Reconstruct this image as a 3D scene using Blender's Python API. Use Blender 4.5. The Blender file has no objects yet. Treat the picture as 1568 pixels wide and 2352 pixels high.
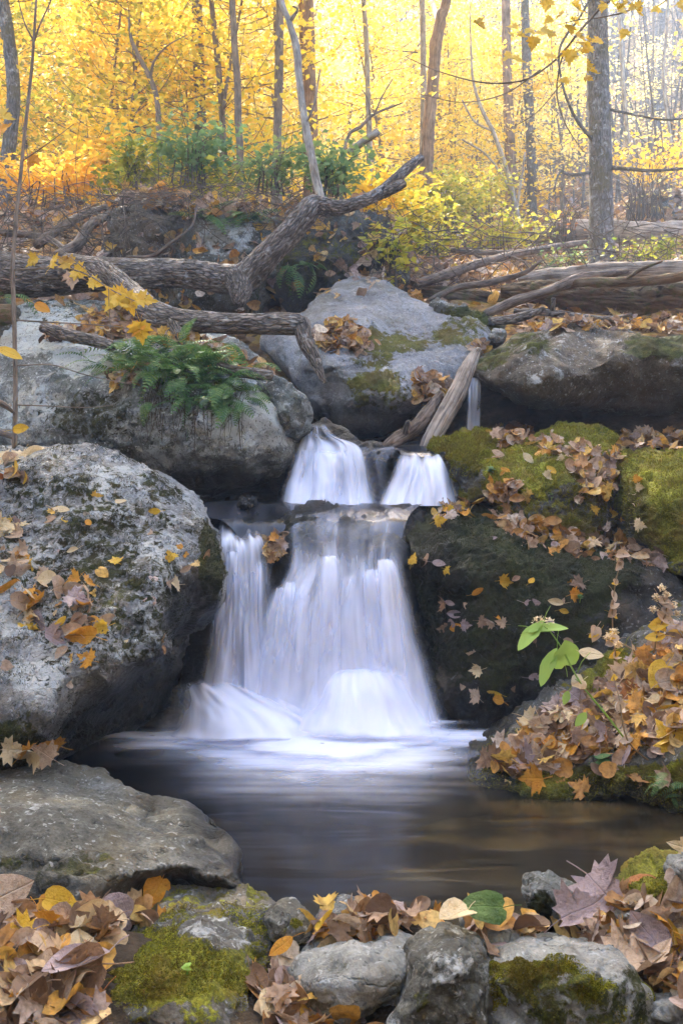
import bpy, bmesh, math, random
import numpy as np
from mathutils import Vector, Matrix, Quaternion
from mathutils.bvhtree import BVHTree

# ------------------------------------------------------------------ camera, world, sun, exposure
S = bpy.context.scene
C = S.collection
F = 2287.0          # focal length in units of a 1568 x 2352 picture
CAMZ = 1.30         # camera height above the pool
HR, CX = 1050.0, 784.0
cd = bpy.data.cameras.new('camera'); cam = bpy.data.objects.new('camera', cd); C.objects.link(cam)
cam.location = (0, 0, CAMZ); cam.rotation_euler = (math.radians(90), 0, 0)
cd.sensor_width = 36; cd.sensor_fit = 'VERTICAL'; cd.sensor_height = 36; cd.lens = F / 2352 * 36
cd.shift_y = -(1176 - HR) / 2352
cd.clip_start = 0.05; cd.clip_end = 500
cd.dof.use_dof = True; cd.dof.focus_distance = 4.6; cd.dof.aperture_fstop = 11.0
S.camera = cam

SUN_EL, SUN_AZ = math.radians(47), math.radians(-16)      # azimuth from +Y (away from the camera) towards +X
wd = bpy.data.worlds.new("World"); S.world = wd; wd.use_nodes = True
nt = wd.node_tree
sky = nt.nodes.new('ShaderNodeTexSky'); sky.sky_type = 'NISHITA'; sky.sun_disc = False
sky.sun_elevation = SUN_EL; sky.sun_rotation = SUN_AZ; sky.air_density = 1.0; sky.dust_density = 2.5
bg = nt.nodes['Background']; bg.inputs[1].default_value = 0.15
hsv = nt.nodes.new('ShaderNodeHueSaturation'); hsv.inputs['Saturation'].default_value = 1.45
nt.links.new(sky.outputs[0], hsv.inputs['Color']); nt.links.new(hsv.outputs[0], bg.inputs[0])
sl = bpy.data.lights.new('sun', 'SUN'); sun = bpy.data.objects.new('sun', sl); C.objects.link(sun)
sl.energy = 2.0; sl.angle = math.radians(0.5); sl.color = (1.0, 0.93, 0.82)
sd = Vector((math.sin(SUN_AZ) * math.cos(SUN_EL), math.cos(SUN_AZ) * math.cos(SUN_EL), math.sin(SUN_EL)))
sun.rotation_euler = (-sd).to_track_quat('-Z', 'Y').to_euler()
sun.location = sd * 60
S.view_settings.view_transform = 'Standard'; S.view_settings.look = 'None'
S.view_settings.exposure = 3.6; S.view_settings.gamma = 1.0
S.cycles.transparent_max_bounces = 24
S.cycles.max_bounces = 7; S.cycles.volume_bounces = 0; S.cycles.transmission_bounces = 5
S.cycles.use_denoising = True
S.cycles.sample_clamp_indirect = 6.0

# ------------------------------------------------------------------ helpers: numbers
RNG = np.random.default_rng(7)
def P(px, py, Y): return np.array([(px - CX) * Y / F, Y, CAMZ + (HR - py) * Y / F])
def W(px, py, z):
    Y = (CAMZ - z) * F / (py - HR)
    return P(px, py, Y)
def _h(ix, iy, iz, seed):
    with np.errstate(over='ignore'):
        n = (ix.astype(np.uint32) * np.uint32(374761393) + iy.astype(np.uint32) * np.uint32(668265263)
             + iz.astype(np.uint32) * np.uint32(2246822519) + np.uint32((seed * 3266489917) & 0xffffffff))
        n = (n ^ (n >> np.uint32(13))) * np.uint32(1274126177)
        n = n ^ (n >> np.uint32(16))
    return n.astype(np.float64) / 4294967295.0 * 2 - 1
def noise(p, seed=0):
    i = np.floor(p).astype(np.int64); f = p - i; u = f * f * f * (f * (f * 6 - 15) + 10)
    r = 0
    for dx in (0, 1):
        wx = u[:, 0] if dx else 1 - u[:, 0]
        for dy in (0, 1):
            wy = u[:, 1] if dy else 1 - u[:, 1]
            for dz in (0, 1):
                wz = u[:, 2] if dz else 1 - u[:, 2]
                r = r + wx * wy * wz * _h(i[:, 0] + dx, i[:, 1] + dy, i[:, 2] + dz, seed)
    return r
def fbm(p, octv=4, seed=0, gain=0.5):
    a, s, r = 1.0, 1.0, 0
    for k in range(octv):
        r = r + a * noise(p * s, seed + k * 17); a *= gain; s *= 2.03
    return r
def sstep(a, b, x):
    t = np.clip((x - a) / (b - a), 0, 1); return t * t * (3 - 2 * t)
class RBF:
    def __init__(s, xy, v, sc=1.0):
        s.xy = np.asarray(xy, float) / sc; s.sc = sc; n = len(s.xy)
        d = np.linalg.norm(s.xy[:, None] - s.xy[None], axis=2)
        A = np.zeros((n + 3, n + 3)); A[:n, :n] = d; A[:n, n] = 1; A[:n, n + 1:] = s.xy
        A[n:, :n] = A[:n, n:].T
        s.w = np.linalg.lstsq(A, np.concatenate([v, np.zeros(3)]), rcond=None)[0]
    def __call__(s, q):
        q = np.asarray(q, float) / s.sc; out = np.empty(len(q))
        for k in range(0, len(q), 20000):
            c = q[k:k + 20000]
            d = np.linalg.norm(c[:, None] - s.xy[None], axis=2)
            out[k:k + 20000] = d @ s.w[:-3] + s.w[-3] + c @ s.w[-2:]
        return out
def catmull(pts, n):
    pts = np.asarray(pts, float); m = len(pts)
    if m == 2: return pts[0] + (pts[1] - pts[0]) * np.linspace(0, 1, n)[:, None]
    ext = np.vstack([2 * pts[0] - pts[1], pts, 2 * pts[-1] - pts[-2]])
    t = np.linspace(0, m - 1 - 1e-9, n); i = t.astype(int); f = (t - i)[:, None]
    a, b, c, d = ext[i], ext[i + 1], ext[i + 2], ext[i + 3]
    return 0.5 * (2 * b + (c - a) * f + (2 * a - 5 * b + 4 * c - d) * f ** 2 + (3 * b - a - 3 * c + d) * f ** 3)

# ------------------------------------------------------------------ helpers: meshes and objects
SOLID_V, SOLID_T, SOLID_N = [], [], [0]          # everything that leaves can lie on
def mesh_np(name, v, quads=None, tris=None, uv=None, smooth=True):
    me = bpy.data.meshes.new(name)
    v = np.asarray(v, np.float32)
    q = np.zeros((0, 4), np.int32) if quads is None else np.asarray(quads, np.int32)
    t = np.zeros((0, 3), np.int32) if tris is None else np.asarray(tris, np.int32)
    me.vertices.add(len(v)); me.vertices.foreach_set('co', v.ravel())
    nl = len(q) * 4 + len(t) * 3
    me.loops.add(nl)
    lv = np.concatenate([q.ravel(), t.ravel()]); me.loops.foreach_set('vertex_index', lv)
    me.polygons.add(len(q) + len(t))
    st = np.concatenate([np.arange(len(q)) * 4, len(q) * 4 + np.arange(len(t)) * 3]).astype(np.int32)
    me.polygons.foreach_set('loop_start', st)
    me.polygons.foreach_set('use_smooth', np.full(len(st), smooth))
    me.update(calc_edges=True)
    if uv is not None and np.shape(uv)[1] == 3:
        a = me.attributes.new('bark', 'FLOAT_VECTOR', 'POINT'); a.data.foreach_set('vector', np.asarray(uv, np.float32).ravel())
    elif uv is not None:
        l = me.uv_layers.new(name='UVMap'); l.data.foreach_set('uv', np.asarray(uv, np.float32)[lv].ravel())
    return me
def solid(v, quads=None, tris=None):
    v = np.asarray(v, float); b = SOLID_N[0]
    SOLID_V.append(v); SOLID_N[0] += len(v)
    if quads is not None and len(quads):
        q = np.asarray(quads); SOLID_T.append(q[:, [0, 1, 2]] + b); SOLID_T.append(q[:, [0, 2, 3]] + b)
    if tris is not None and len(tris): SOLID_T.append(np.asarray(tris) + b)
def link(name, me, mat=None, parent=None, loc=None):
    o = bpy.data.objects.new(name, me); C.objects.link(o)
    if mat is not None: me.materials.append(mat)
    if parent is not None: o.parent = parent
    if loc is not None: o.location = loc
    return o
def tag(o, label=None, cat=None, group=None, kind=None):
    if label: o['label'] = label
    if cat: o['category'] = cat
    if group: o['group'] = group
    if kind: o['kind'] = kind
    return o
def empty(name, loc, label, cat, group=None):
    o = bpy.data.objects.new(name, None); C.objects.link(o); o.location = loc
    o.empty_display_size = 0.1
    return tag(o, label, cat, group)
def point_attr(me, name, col):
    a = me.attributes.new(name, 'FLOAT_COLOR', 'POINT')
    c = np.ones((len(me.vertices), 4), np.float32); c[:, :col.shape[1]] = col
    a.data.foreach_set('color', c.ravel())
def float_attr(me, name, val):
    a = me.attributes.new(name, 'FLOAT', 'POINT'); a.data.foreach_set('value', np.asarray(val, np.float32))

class Bag:                                       # gathers pieces into one mesh
    def __init__(s): s.v, s.q, s.t, s.uv, s.n = [], [], [], [], 0
    def add(s, v, q=None, t=None, uv=None):
        s.v.append(np.asarray(v, float)); s.uv.append(np.zeros((len(v), 2)) if uv is None else uv)
        if q is not None and len(q): s.q.append(np.asarray(q) + s.n)
        if t is not None and len(t): s.t.append(np.asarray(t) + s.n)
        s.n += len(v)
    def arr(s):
        return (np.vstack(s.v), np.vstack(s.q) if s.q else None, np.vstack(s.t) if s.t else None, np.vstack(s.uv))
    def mesh(s, name, org=None, smooth=True):
        v, q, t, uv = s.arr()
        if org is not None: v = v - np.asarray(org)
        return mesh_np(name, v, q, t, uv, smooth)

def tube(pts, n=10, step=0.05, rough=0.0, seed=0, furrow=0.0, cap=True, fs=9.0):
    """pts rows: x y z r. Returns verts, quads, tris and bark coordinates (two across, one along, in metres)."""
    pts = np.asarray(pts, float)
    L = np.linalg.norm(np.diff(pts[:, :3], axis=0), axis=1).sum()
    m = max(len(pts), int(L / step) + 2)
    c = catmull(pts, m); p, r = c[:, :3], np.maximum(c[:, 3], 0.0004)
    tan = np.gradient(p, axis=0); tan /= np.linalg.norm(tan, axis=1)[:, None] + 1e-12
    ref = np.array([0, 0, 1.0]) if abs(tan[0, 2]) < 0.9 else np.array([1.0, 0, 0])
    nn = np.empty_like(p); x = np.cross(ref, tan[0]); x /= np.linalg.norm(x); nn[0] = x
    for i in range(1, m):
        x = nn[i - 1] - tan[i] * (nn[i - 1] @ tan[i]); nn[i] = x / np.linalg.norm(x)
    bb = np.cross(tan, nn)
    a = np.arange(n) / n * 2 * math.pi
    s = np.concatenate([[0], np.cumsum(np.linalg.norm(np.diff(p, axis=0), axis=1))])
    dirs = nn[:, None] * np.cos(a)[None, :, None] + bb[:, None] * np.sin(a)[None, :, None]
    R = np.repeat(r[:, None], n, 1)
    A, SS = np.meshgrid(a, s)
    if rough:
        q = np.stack([np.cos(A).ravel() * 1.3, np.sin(A).ravel() * 1.3, SS.ravel() / (r.mean() * 3 + 1e-6)], 1)
        R = R * (1 + rough * fbm(q, 3, seed).reshape(m, n))
    if furrow:
        q = np.stack([np.cos(A).ravel() * fs * .3, np.sin(A).ravel() * fs * .3, SS.ravel() * 4.5], 1)
        w = fbm(q * 0.6, 2, seed + 5) * 0.8
        q[:, 0] += w; q[:, 1] += w
        f = fbm(q, 3, seed + 9).reshape(m, n)
        R = R * (1 - furrow * np.clip(1 - 3.2 * np.abs(f), 0, 1))
    v = (p[:, None] + dirs * R[:, :, None]).reshape(-1, 3)
    uv = np.stack([np.cos(A).ravel() * np.repeat(r, n), np.sin(A).ravel() * np.repeat(r, n), SS.ravel()], 1)
    i, j = np.meshgrid(np.arange(m - 1), np.arange(n), indexing='ij'); j2 = (j + 1) % n
    q = np.stack([i * n + j, i * n + j2, (i + 1) * n + j2, (i + 1) * n + j], -1).reshape(-1, 4)
    t = None
    if cap:
        v = np.vstack([v, p[0] - tan[0] * r[0] * .15, p[-1] + tan[-1] * r[-1] * .3]); k = len(v)
        uv = np.vstack([uv, [0, 0, 0], [0, 0, s[-1]]])
        jj = np.arange(n); j2 = (jj + 1) % n
        t = np.vstack([np.stack([np.full(n, k - 2), j2, jj], 1),
                       np.stack([np.full(n, k - 1), (m - 1) * n + jj, (m - 1) * n + j2], 1)])
    return v, q, t, uv
def PT(rows):
    """rows of px py Y radius_px -> x y z r"""
    return np.array([list(P(a, b, Y)) + [r * Y / F] for a, b, Y, r in rows])

# ------------------------------------------------------------------ helpers: node materials
class NT:
    def __init__(s, name):
        s.m = bpy.data.materials.new(name); s.m.use_nodes = True; s.t = s.m.node_tree; s.t.nodes.clear()
        s.out = s.n('ShaderNodeOutputMaterial')
    def n(s, typ, **kw):
        x = s.t.nodes.new(typ)
        for k, v in kw.items(): setattr(x, k, v)
        return x
    def l(s, a, b): s.t.links.new(a, b)
    def put(s, sock, v):
        if isinstance(v, bpy.types.NodeSocket): s.l(v, sock)
        elif v is not None:
            if hasattr(sock.default_value, '__len__') and not hasattr(v, '__len__'): v = (v,) * len(sock.default_value)
            if hasattr(sock.default_value, '__len__') and len(sock.default_value) == 4 and len(v) == 3: v = tuple(v) + (1,)
            sock.default_value = v
    def obj(s): return s.n('ShaderNodeTexCoord').outputs['Object']
    def uv(s): return s.n('ShaderNodeTexCoord').outputs['UV']
    def attr(s, name, out='Color'): return s.n('ShaderNodeAttribute', attribute_name=name).outputs[out]
    def sep(s, v):
        x = s.n('ShaderNodeSeparateXYZ'); s.l(v, x.inputs[0]); return x.outputs
    def scale(s, v, xyz):
        x = s.n('ShaderNodeMapping'); s.l(v, x.inputs[0]); x.inputs['Scale'].default_value = xyz; return x.outputs[0]
    def noise(s, v, sc, det=4, rough=0.55, dist=0.0):
        x = s.n('ShaderNodeTexNoise'); s.l(v, x.inputs['Vector']); x.inputs['Scale'].default_value = sc
        x.inputs['Detail'].default_value = det; x.inputs['Roughness'].default_value = rough
        x.inputs['Distortion'].default_value = dist; return x.outputs[0]
    def vor(s, v, sc, feature='F1', out='Distance'):
        x = s.n('ShaderNodeTexVoronoi', feature=feature); s.l(v, x.inputs['Vector']); x.inputs['Scale'].default_value = sc
        return x.outputs[out]
    def ramp(s, f, stops, interp='LINEAR'):
        x = s.n('ShaderNodeValToRGB'); s.put(x.inputs[0], f); e = x.color_ramp.elements; x.color_ramp.interpolation = interp
        while len(e) < len(stops): e.new(0.5)
        for k, (p, c) in enumerate(stops):
            e[k].position = p
            e[k].color = (c, c, c, 1) if not hasattr(c, '__len__') else tuple(c) + (1,)
        return x.outputs[0]
    def math(s, op, a, b=None, clamp=False):
        x = s.n('ShaderNodeMath', operation=op, use_clamp=clamp); s.put(x.inputs[0], a)
        if b is not None: s.put(x.inputs[1], b)
        return x.outputs[0]
    def mix(s, f, a, b, typ='MIX'):
        x = s.n('ShaderNodeMix', data_type='RGBA', blend_type=typ); s.put(x.inputs[0], f); s.put(x.inputs[6], a); s.put(x.inputs[7], b)
        return x.outputs[2]
    def bump(s, h, st=0.5, d=0.02):
        x = s.n('ShaderNodeBump'); s.l(h, x.inputs['Height']); x.inputs['Strength'].default_value = st; x.inputs['Distance'].default_value = d
        return x.outputs[0]
    def pbsdf(s, col, rough=0.8, nrm=None, spec=0.3, **kw):
        x = s.n('ShaderNodeBsdfPrincipled'); s.put(x.inputs['Base Color'], col); s.put(x.inputs['Roughness'], rough)
        s.put(x.inputs['Specular IOR Level'], spec)
        if nrm is not None: s.l(nrm, x.inputs['Normal'])
        for k, v in kw.items(): s.put(x.inputs[k], v)
        return x.outputs[0]
    def leafy(s, col, tr=0.5, nrm=None, trcol=None, rough=0.6, spec=0.25):
        a = s.pbsdf(col, rough, nrm, spec)
        b = s.n('ShaderNodeBsdfTranslucent'); s.put(b.inputs[0], col if trcol is None else trcol)
        m = s.n('ShaderNodeMixShader'); s.put(m.inputs[0], tr); s.l(a, m.inputs[1]); s.l(b.outputs[0], m.inputs[2])
        return m.outputs[0]
    def done(s, sh):
        s.l(sh, s.out.inputs[0]); return s.m

def rock_mat(name, dark=(.055, .055, .05), mid=(.17, .17, .16), light=(.30, .30, .29), lich=(.46, .47, .44),
             moss=((.012, .014, .004), (.05, .055, .010), (.16, .16, .018)), patch=5.0, spots=0.35, bs=1.0, msc=17, tan=(.16, .12, .07), wetk=0.10):
    s = NT(name); o = s.obj(); mk = s.sep(s.attr('mask'))
    big = s.noise(o, 2.2, 6, .6); med = s.noise(o, 19, 8, .74); fine = s.noise(o, 90, 5, .65)
    f = s.math('ADD', s.math('MULTIPLY', big, .34), s.math('ADD', s.math('MULTIPLY', med, .36), s.math('MULTIPLY', fine, .3)))
    col = s.ramp(f, [(.37, dark), (.5, mid), (.61, light)])
    col = s.mix(s.math('MULTIPLY', s.ramp(s.noise(o, 3.7, 5, .6, .6), [(.48, 0), (.66, 1)]), .55), col, tan)
    # pale lichen rosettes
    d = s.noise(o, 60, 3, .6)
    vp = s.n('ShaderNodeVectorMath', operation='ADD'); s.l(o, vp.inputs[0])
    nv = s.n('ShaderNodeTexNoise'); s.l(o, nv.inputs['Vector']); nv.inputs['Scale'].default_value = 22; nv.inputs['Detail'].default_value = 4
    sc = s.n('ShaderNodeVectorMath', operation='SCALE'); s.l(nv.outputs['Color'], sc.inputs[0]); sc.inputs['Scale'].default_value = .09
    s.l(sc.outputs[0], vp.inputs[1])
    lp = s.math('ADD', s.noise(vp.outputs[0], patch, 7, .72), s.math('MULTIPLY', s.math('SUBTRACT', mk[1], .5), .55))
    col = s.mix(s.ramp(lp, [(.56, 0), (.63, .85)]), col, s.mix(d, tuple(c * .72 for c in lich), lich))
    # dark crumbs of old lichen and dirt
    sp = s.noise(vp.outputs[0], 38, 5, .7)
    col = s.mix(s.math('MULTIPLY', s.ramp(sp, [(.55, 0), (.63, 1)]), spots), col, (.03, .03, .02))
    # small crisp lichen discs and dark pits
    vs = s.vor(vp.outputs[0], 46); vc = s.sep(s.vor(vp.outputs[0], 46, 'F1', 'Color'))
    disc = s.math('MULTIPLY', s.ramp(vs, [(.26, 1), (.34, 0)]), s.ramp(vc[0], [(.60, 0), (.64, 1)]))
    col = s.mix(s.math('MULTIPLY', disc, s.math('MULTIPLY', mk[1], 1.3, True)), col, tuple(c * .95 for c in lich))
    pit = s.math('MULTIPLY', s.ramp(vs, [(.2, 1), (.3, 0)]), s.ramp(vc[1], [(.72, 0), (.76, 1)]))
    col = s.mix(s.math('MULTIPLY', pit, .7), col, tuple(c * .5 for c in dark))
    # moss
    mn = s.noise(vp.outputs[0], msc, 8, .7)
    mf = s.math('ADD', mn, s.math('MULTIPLY', s.math('SUBTRACT', mk[0], .5), .9))
    mfac = s.ramp(mf, [(.5, 0), (.57, 1)])
    mc = s.ramp(s.math('ADD', s.math('MULTIPLY', s.noise(o, 120, 4, .7), .55), s.math('MULTIPLY', s.noise(o, 7, 4, .6), .5)),
                [(.36, moss[0]), (.52, moss[1]), (.68, moss[2])])
    mc = s.mix(s.math('MULTIPLY', s.ramp(s.noise(vp.outputs[0], 6.5, 6, .68), [(.46, 0), (.6, 1)]), .75), mc, tuple(x * y for x, y in zip(moss[1], (1.0, .68, .8))))
    col = s.mix(mfac, col, mc)
    # third mask channel, on wet rock and undercut faces: darker and shinier
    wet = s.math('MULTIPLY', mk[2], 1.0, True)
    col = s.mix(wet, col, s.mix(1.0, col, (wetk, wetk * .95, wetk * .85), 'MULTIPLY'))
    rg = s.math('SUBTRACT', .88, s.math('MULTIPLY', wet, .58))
    h = s.math('ADD', s.math('MULTIPLY', s.noise(o, 24, 8, .7), .8),
               s.math('ADD', s.math('MULTIPLY', fine, .7), s.math('MULTIPLY', s.math('MULTIPLY', mfac, s.noise(o, 150, 3, .8)), .9)))
    cr = s.vor(vp.outputs[0], 3.1, 'DISTANCE_TO_EDGE')
    h = s.math('SUBTRACT', h, s.math('MULTIPLY', s.ramp(cr, [(0, 1), (.02, 0)]), .5))
    return s.done(s.pbsdf(col, rg, s.bump(h, .8 * bs, .016), .25))

def bark_mat(name, dark, light, lich=None, su=60, sv=9, bs=.8, crack=0.0, warm=None, bd=.025, lichf=(.56, .64)):
    s = NT(name); u = s.attr('bark', 'Vector'); o = s.obj()
    m = s.scale(u, (su, su, sv))
    g = s.noise(m, 1.0, 6, .62, .8); b = s.noise(o, 7, 6, .6)
    f = s.math('ADD', s.math('MULTIPLY', g, .65), s.math('MULTIPLY', b, .35))
    col = s.ramp(f, [(.40, dark), (.60, light)])
    if crack:
        dn = s.n('ShaderNodeTexNoise'); s.l(m, dn.inputs['Vector']); dn.inputs['Scale'].default_value = 1.1; dn.inputs['Detail'].default_value = 3
        av = s.n('ShaderNodeVectorMath', operation='ADD'); s.l(m, av.inputs[0]); s.l(dn.outputs['Color'], av.inputs[1])
        ck = s.ramp(s.vor(av.outputs[0], 1.0, 'DISTANCE_TO_EDGE'), [(.02, 0), (.22, 1)])
        col = s.mix(s.math('MULTIPLY', s.math('SUBTRACT', 1.0, ck), crack), col, tuple(c * .35 for c in dark))
        f = s.math('ADD', s.math('MULTIPLY', f, .6), s.math('MULTIPLY', ck, .7))
    if warm: col = s.mix(s.ramp(s.noise(o, 4, 5, .6), [(.45, 0), (.62, .8)]), col, warm)
    if lich: col = s.mix(s.ramp(s.noise(o, 11, 8, .72), [(lichf[0], 0), (lichf[1], .85)]), col, lich)
    return s.done(s.pbsdf(col, .88, s.bump(f, bs, bd), .2))
# ------------------------------------------------------------------ the ground
TC = np.array([(-1.5,1.2,-.06),(0,1.2,-.06),(1.5,1.2,-.06),(-1.2,2.4,-.02),(0,2.4,-.05),(.6,2.4,-.05),(1.2,2.4,-.02),(-1,2.52,.05),(-.3,2.52,.03),(.3,2.52,.03),(.9,2.52,.05),(-.6,2.66,.05),(.2,2.66,.04),(.8,2.66,.05),(1.3,2.66,.06),(1.2,2.85,-.1),(-.6,2.9,-.15),(.3,2.85,-.13),(.8,2.85,-.13),(-4.5,2.5,1.6),(4.8,2.5,1.6),(-7,3,3.6),(7.5,3,3.8),(-10,4,7),(11,4,7),(-4,-2,2.2),(4,-2,2.2),(0,-2,.2),(0,-4.5,2.2),(-6,-6,5),(6,-6,5),(0,-8,5),(0,-13,9),(-10,-10,9),(10,-10,9),  # unseen ground at the sides and behind the camera raised to block low skylight
 (-.5,3.3,-.4),(.5,3.5,-.5),(0,4.3,-.6),(1,3.5,-.45),(1.2,3.9,-.4),(-1.5,4,-.3),(-2.2,3.5,0),(-3,3,.3),(-3,5,.8),(1.9,3.9,-.1),(2.4,4,.4),(3.2,4,1.0),(2,3,-.2),(3,3,.3),
 (-.3,5,.2),(.2,5.5,.5),(0,6,.9),(.5,6.5,1.0),(1,6.5,.95),(2,6,.9),(3,6,1.4),(-1.5,5.5,.4),(-1.5,6.5,1.2),(-3,6.5,1.6),
 (.5,9,2.5),(1.5,7.7,2.2),(2.5,7.7,2.25),(4,7.7,2.4),(1.5,9,2.6),(3,9,2.75),(2,10,3.05),(4,10,3.15),(3.65,14,3.96),(2,14,4.1),(6,14,4.2),(3.8,20,5.9),(0,20,6),(0,14,4.3),
 (-1,9.7,3.5),(-2.2,9.7,3.4),(-3.4,9.5,3.3),(-3,8,2.1),(-1,8,1.9),(-5,9.5,3.6),(-4,13,4.4),(-8,20,5.6),
 (-20,30,8.3),(0,30,9.2),(20,30,11.5),(0,60,27),(-40,60,24),(20,60,33),(45,60,34),(0,110,58),(-90,110,50),(50,110,60),(90,110,62)], float)
TF = RBF(TC[:, :2], TC[:, 2])
def ground_z(x, y):
    x = np.atleast_1d(np.asarray(x, float)); y = np.atleast_1d(np.asarray(y, float))
    z = TF(np.stack([x, y], 1)); q = np.stack([x, y, y * 0], 1)
    far = sstep(5, 20, y)
    return z + fbm(q * 1.7, 4, 3) * (.05 + .07 * far) + fbm(q * .35, 3, 8) * .35 * far
yy = np.r_[np.linspace(-13, 1.05, 30), 1.1 * (115 / 1.1) ** np.linspace(0, 1, 300)]; uu = np.linspace(-1, 1, 240); uu = np.sign(uu) * np.abs(uu) ** 1.4
GY, GU = np.meshgrid(yy, uu, indexing='ij'); GX = GU * np.maximum(12, 2.6 + GY * .75)
gz = ground_z(GX.ravel(), GY.ravel())
gv = np.stack([GX.ravel(), GY.ravel(), gz], 1)
i, j = np.meshgrid(np.arange(329), np.arange(239), indexing='ij')
gq = np.stack([i * 240 + j, i * 240 + j + 1, (i + 1) * 240 + j + 1, (i + 1) * 240 + j], -1).reshape(-1, 4)
s = NT('leaf strewn soil'); o = s.obj()
lf = s.vor(o, 17, 'F1', 'Color'); lf2 = s.sep(lf)
leafc = s.ramp(lf2[0], [(0, (.05, .028, .014)), (.3, (.17, .085, .03)), (.55, (.30, .14, .035)), (.75, (.40, .24, .05)), (1, (.27, .17, .10))])
soil = s.ramp(s.noise(o, 11, 6, .6), [(.35, (.02, .014, .008)), (.65, (.07, .048, .028))])
near = s.ramp(s.math('MULTIPLY', s.sep(o)[2], .25), [(.45, 0), (.62, 1)])
col = s.mix(s.math('MULTIPLY', near, s.ramp(s.noise(o, 1.6, 5, .65), [(.36, .25), (.5, 1)])), soil, leafc)
grn = s.ramp(s.noise(o, .9, 6, .65), [(.55, 0), (.65, .6)])
col = s.mix(s.math('MULTIPLY', grn, near), col, (.09, .10, .02))
h = s.math('ADD', s.noise(o, 30, 5, .6), s.math('MULTIPLY', s.vor(o, 17), -.6))
ground = link('forest_floor', mesh_np('forest_floor', gv, gq), s.done(s.pbsdf(col, .9, s.bump(h, .8, .04), .2)))
tag(ground, 'brown leaf-strewn forest floor rising behind the stream', kind='structure')
solid(gv, gq)

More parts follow.
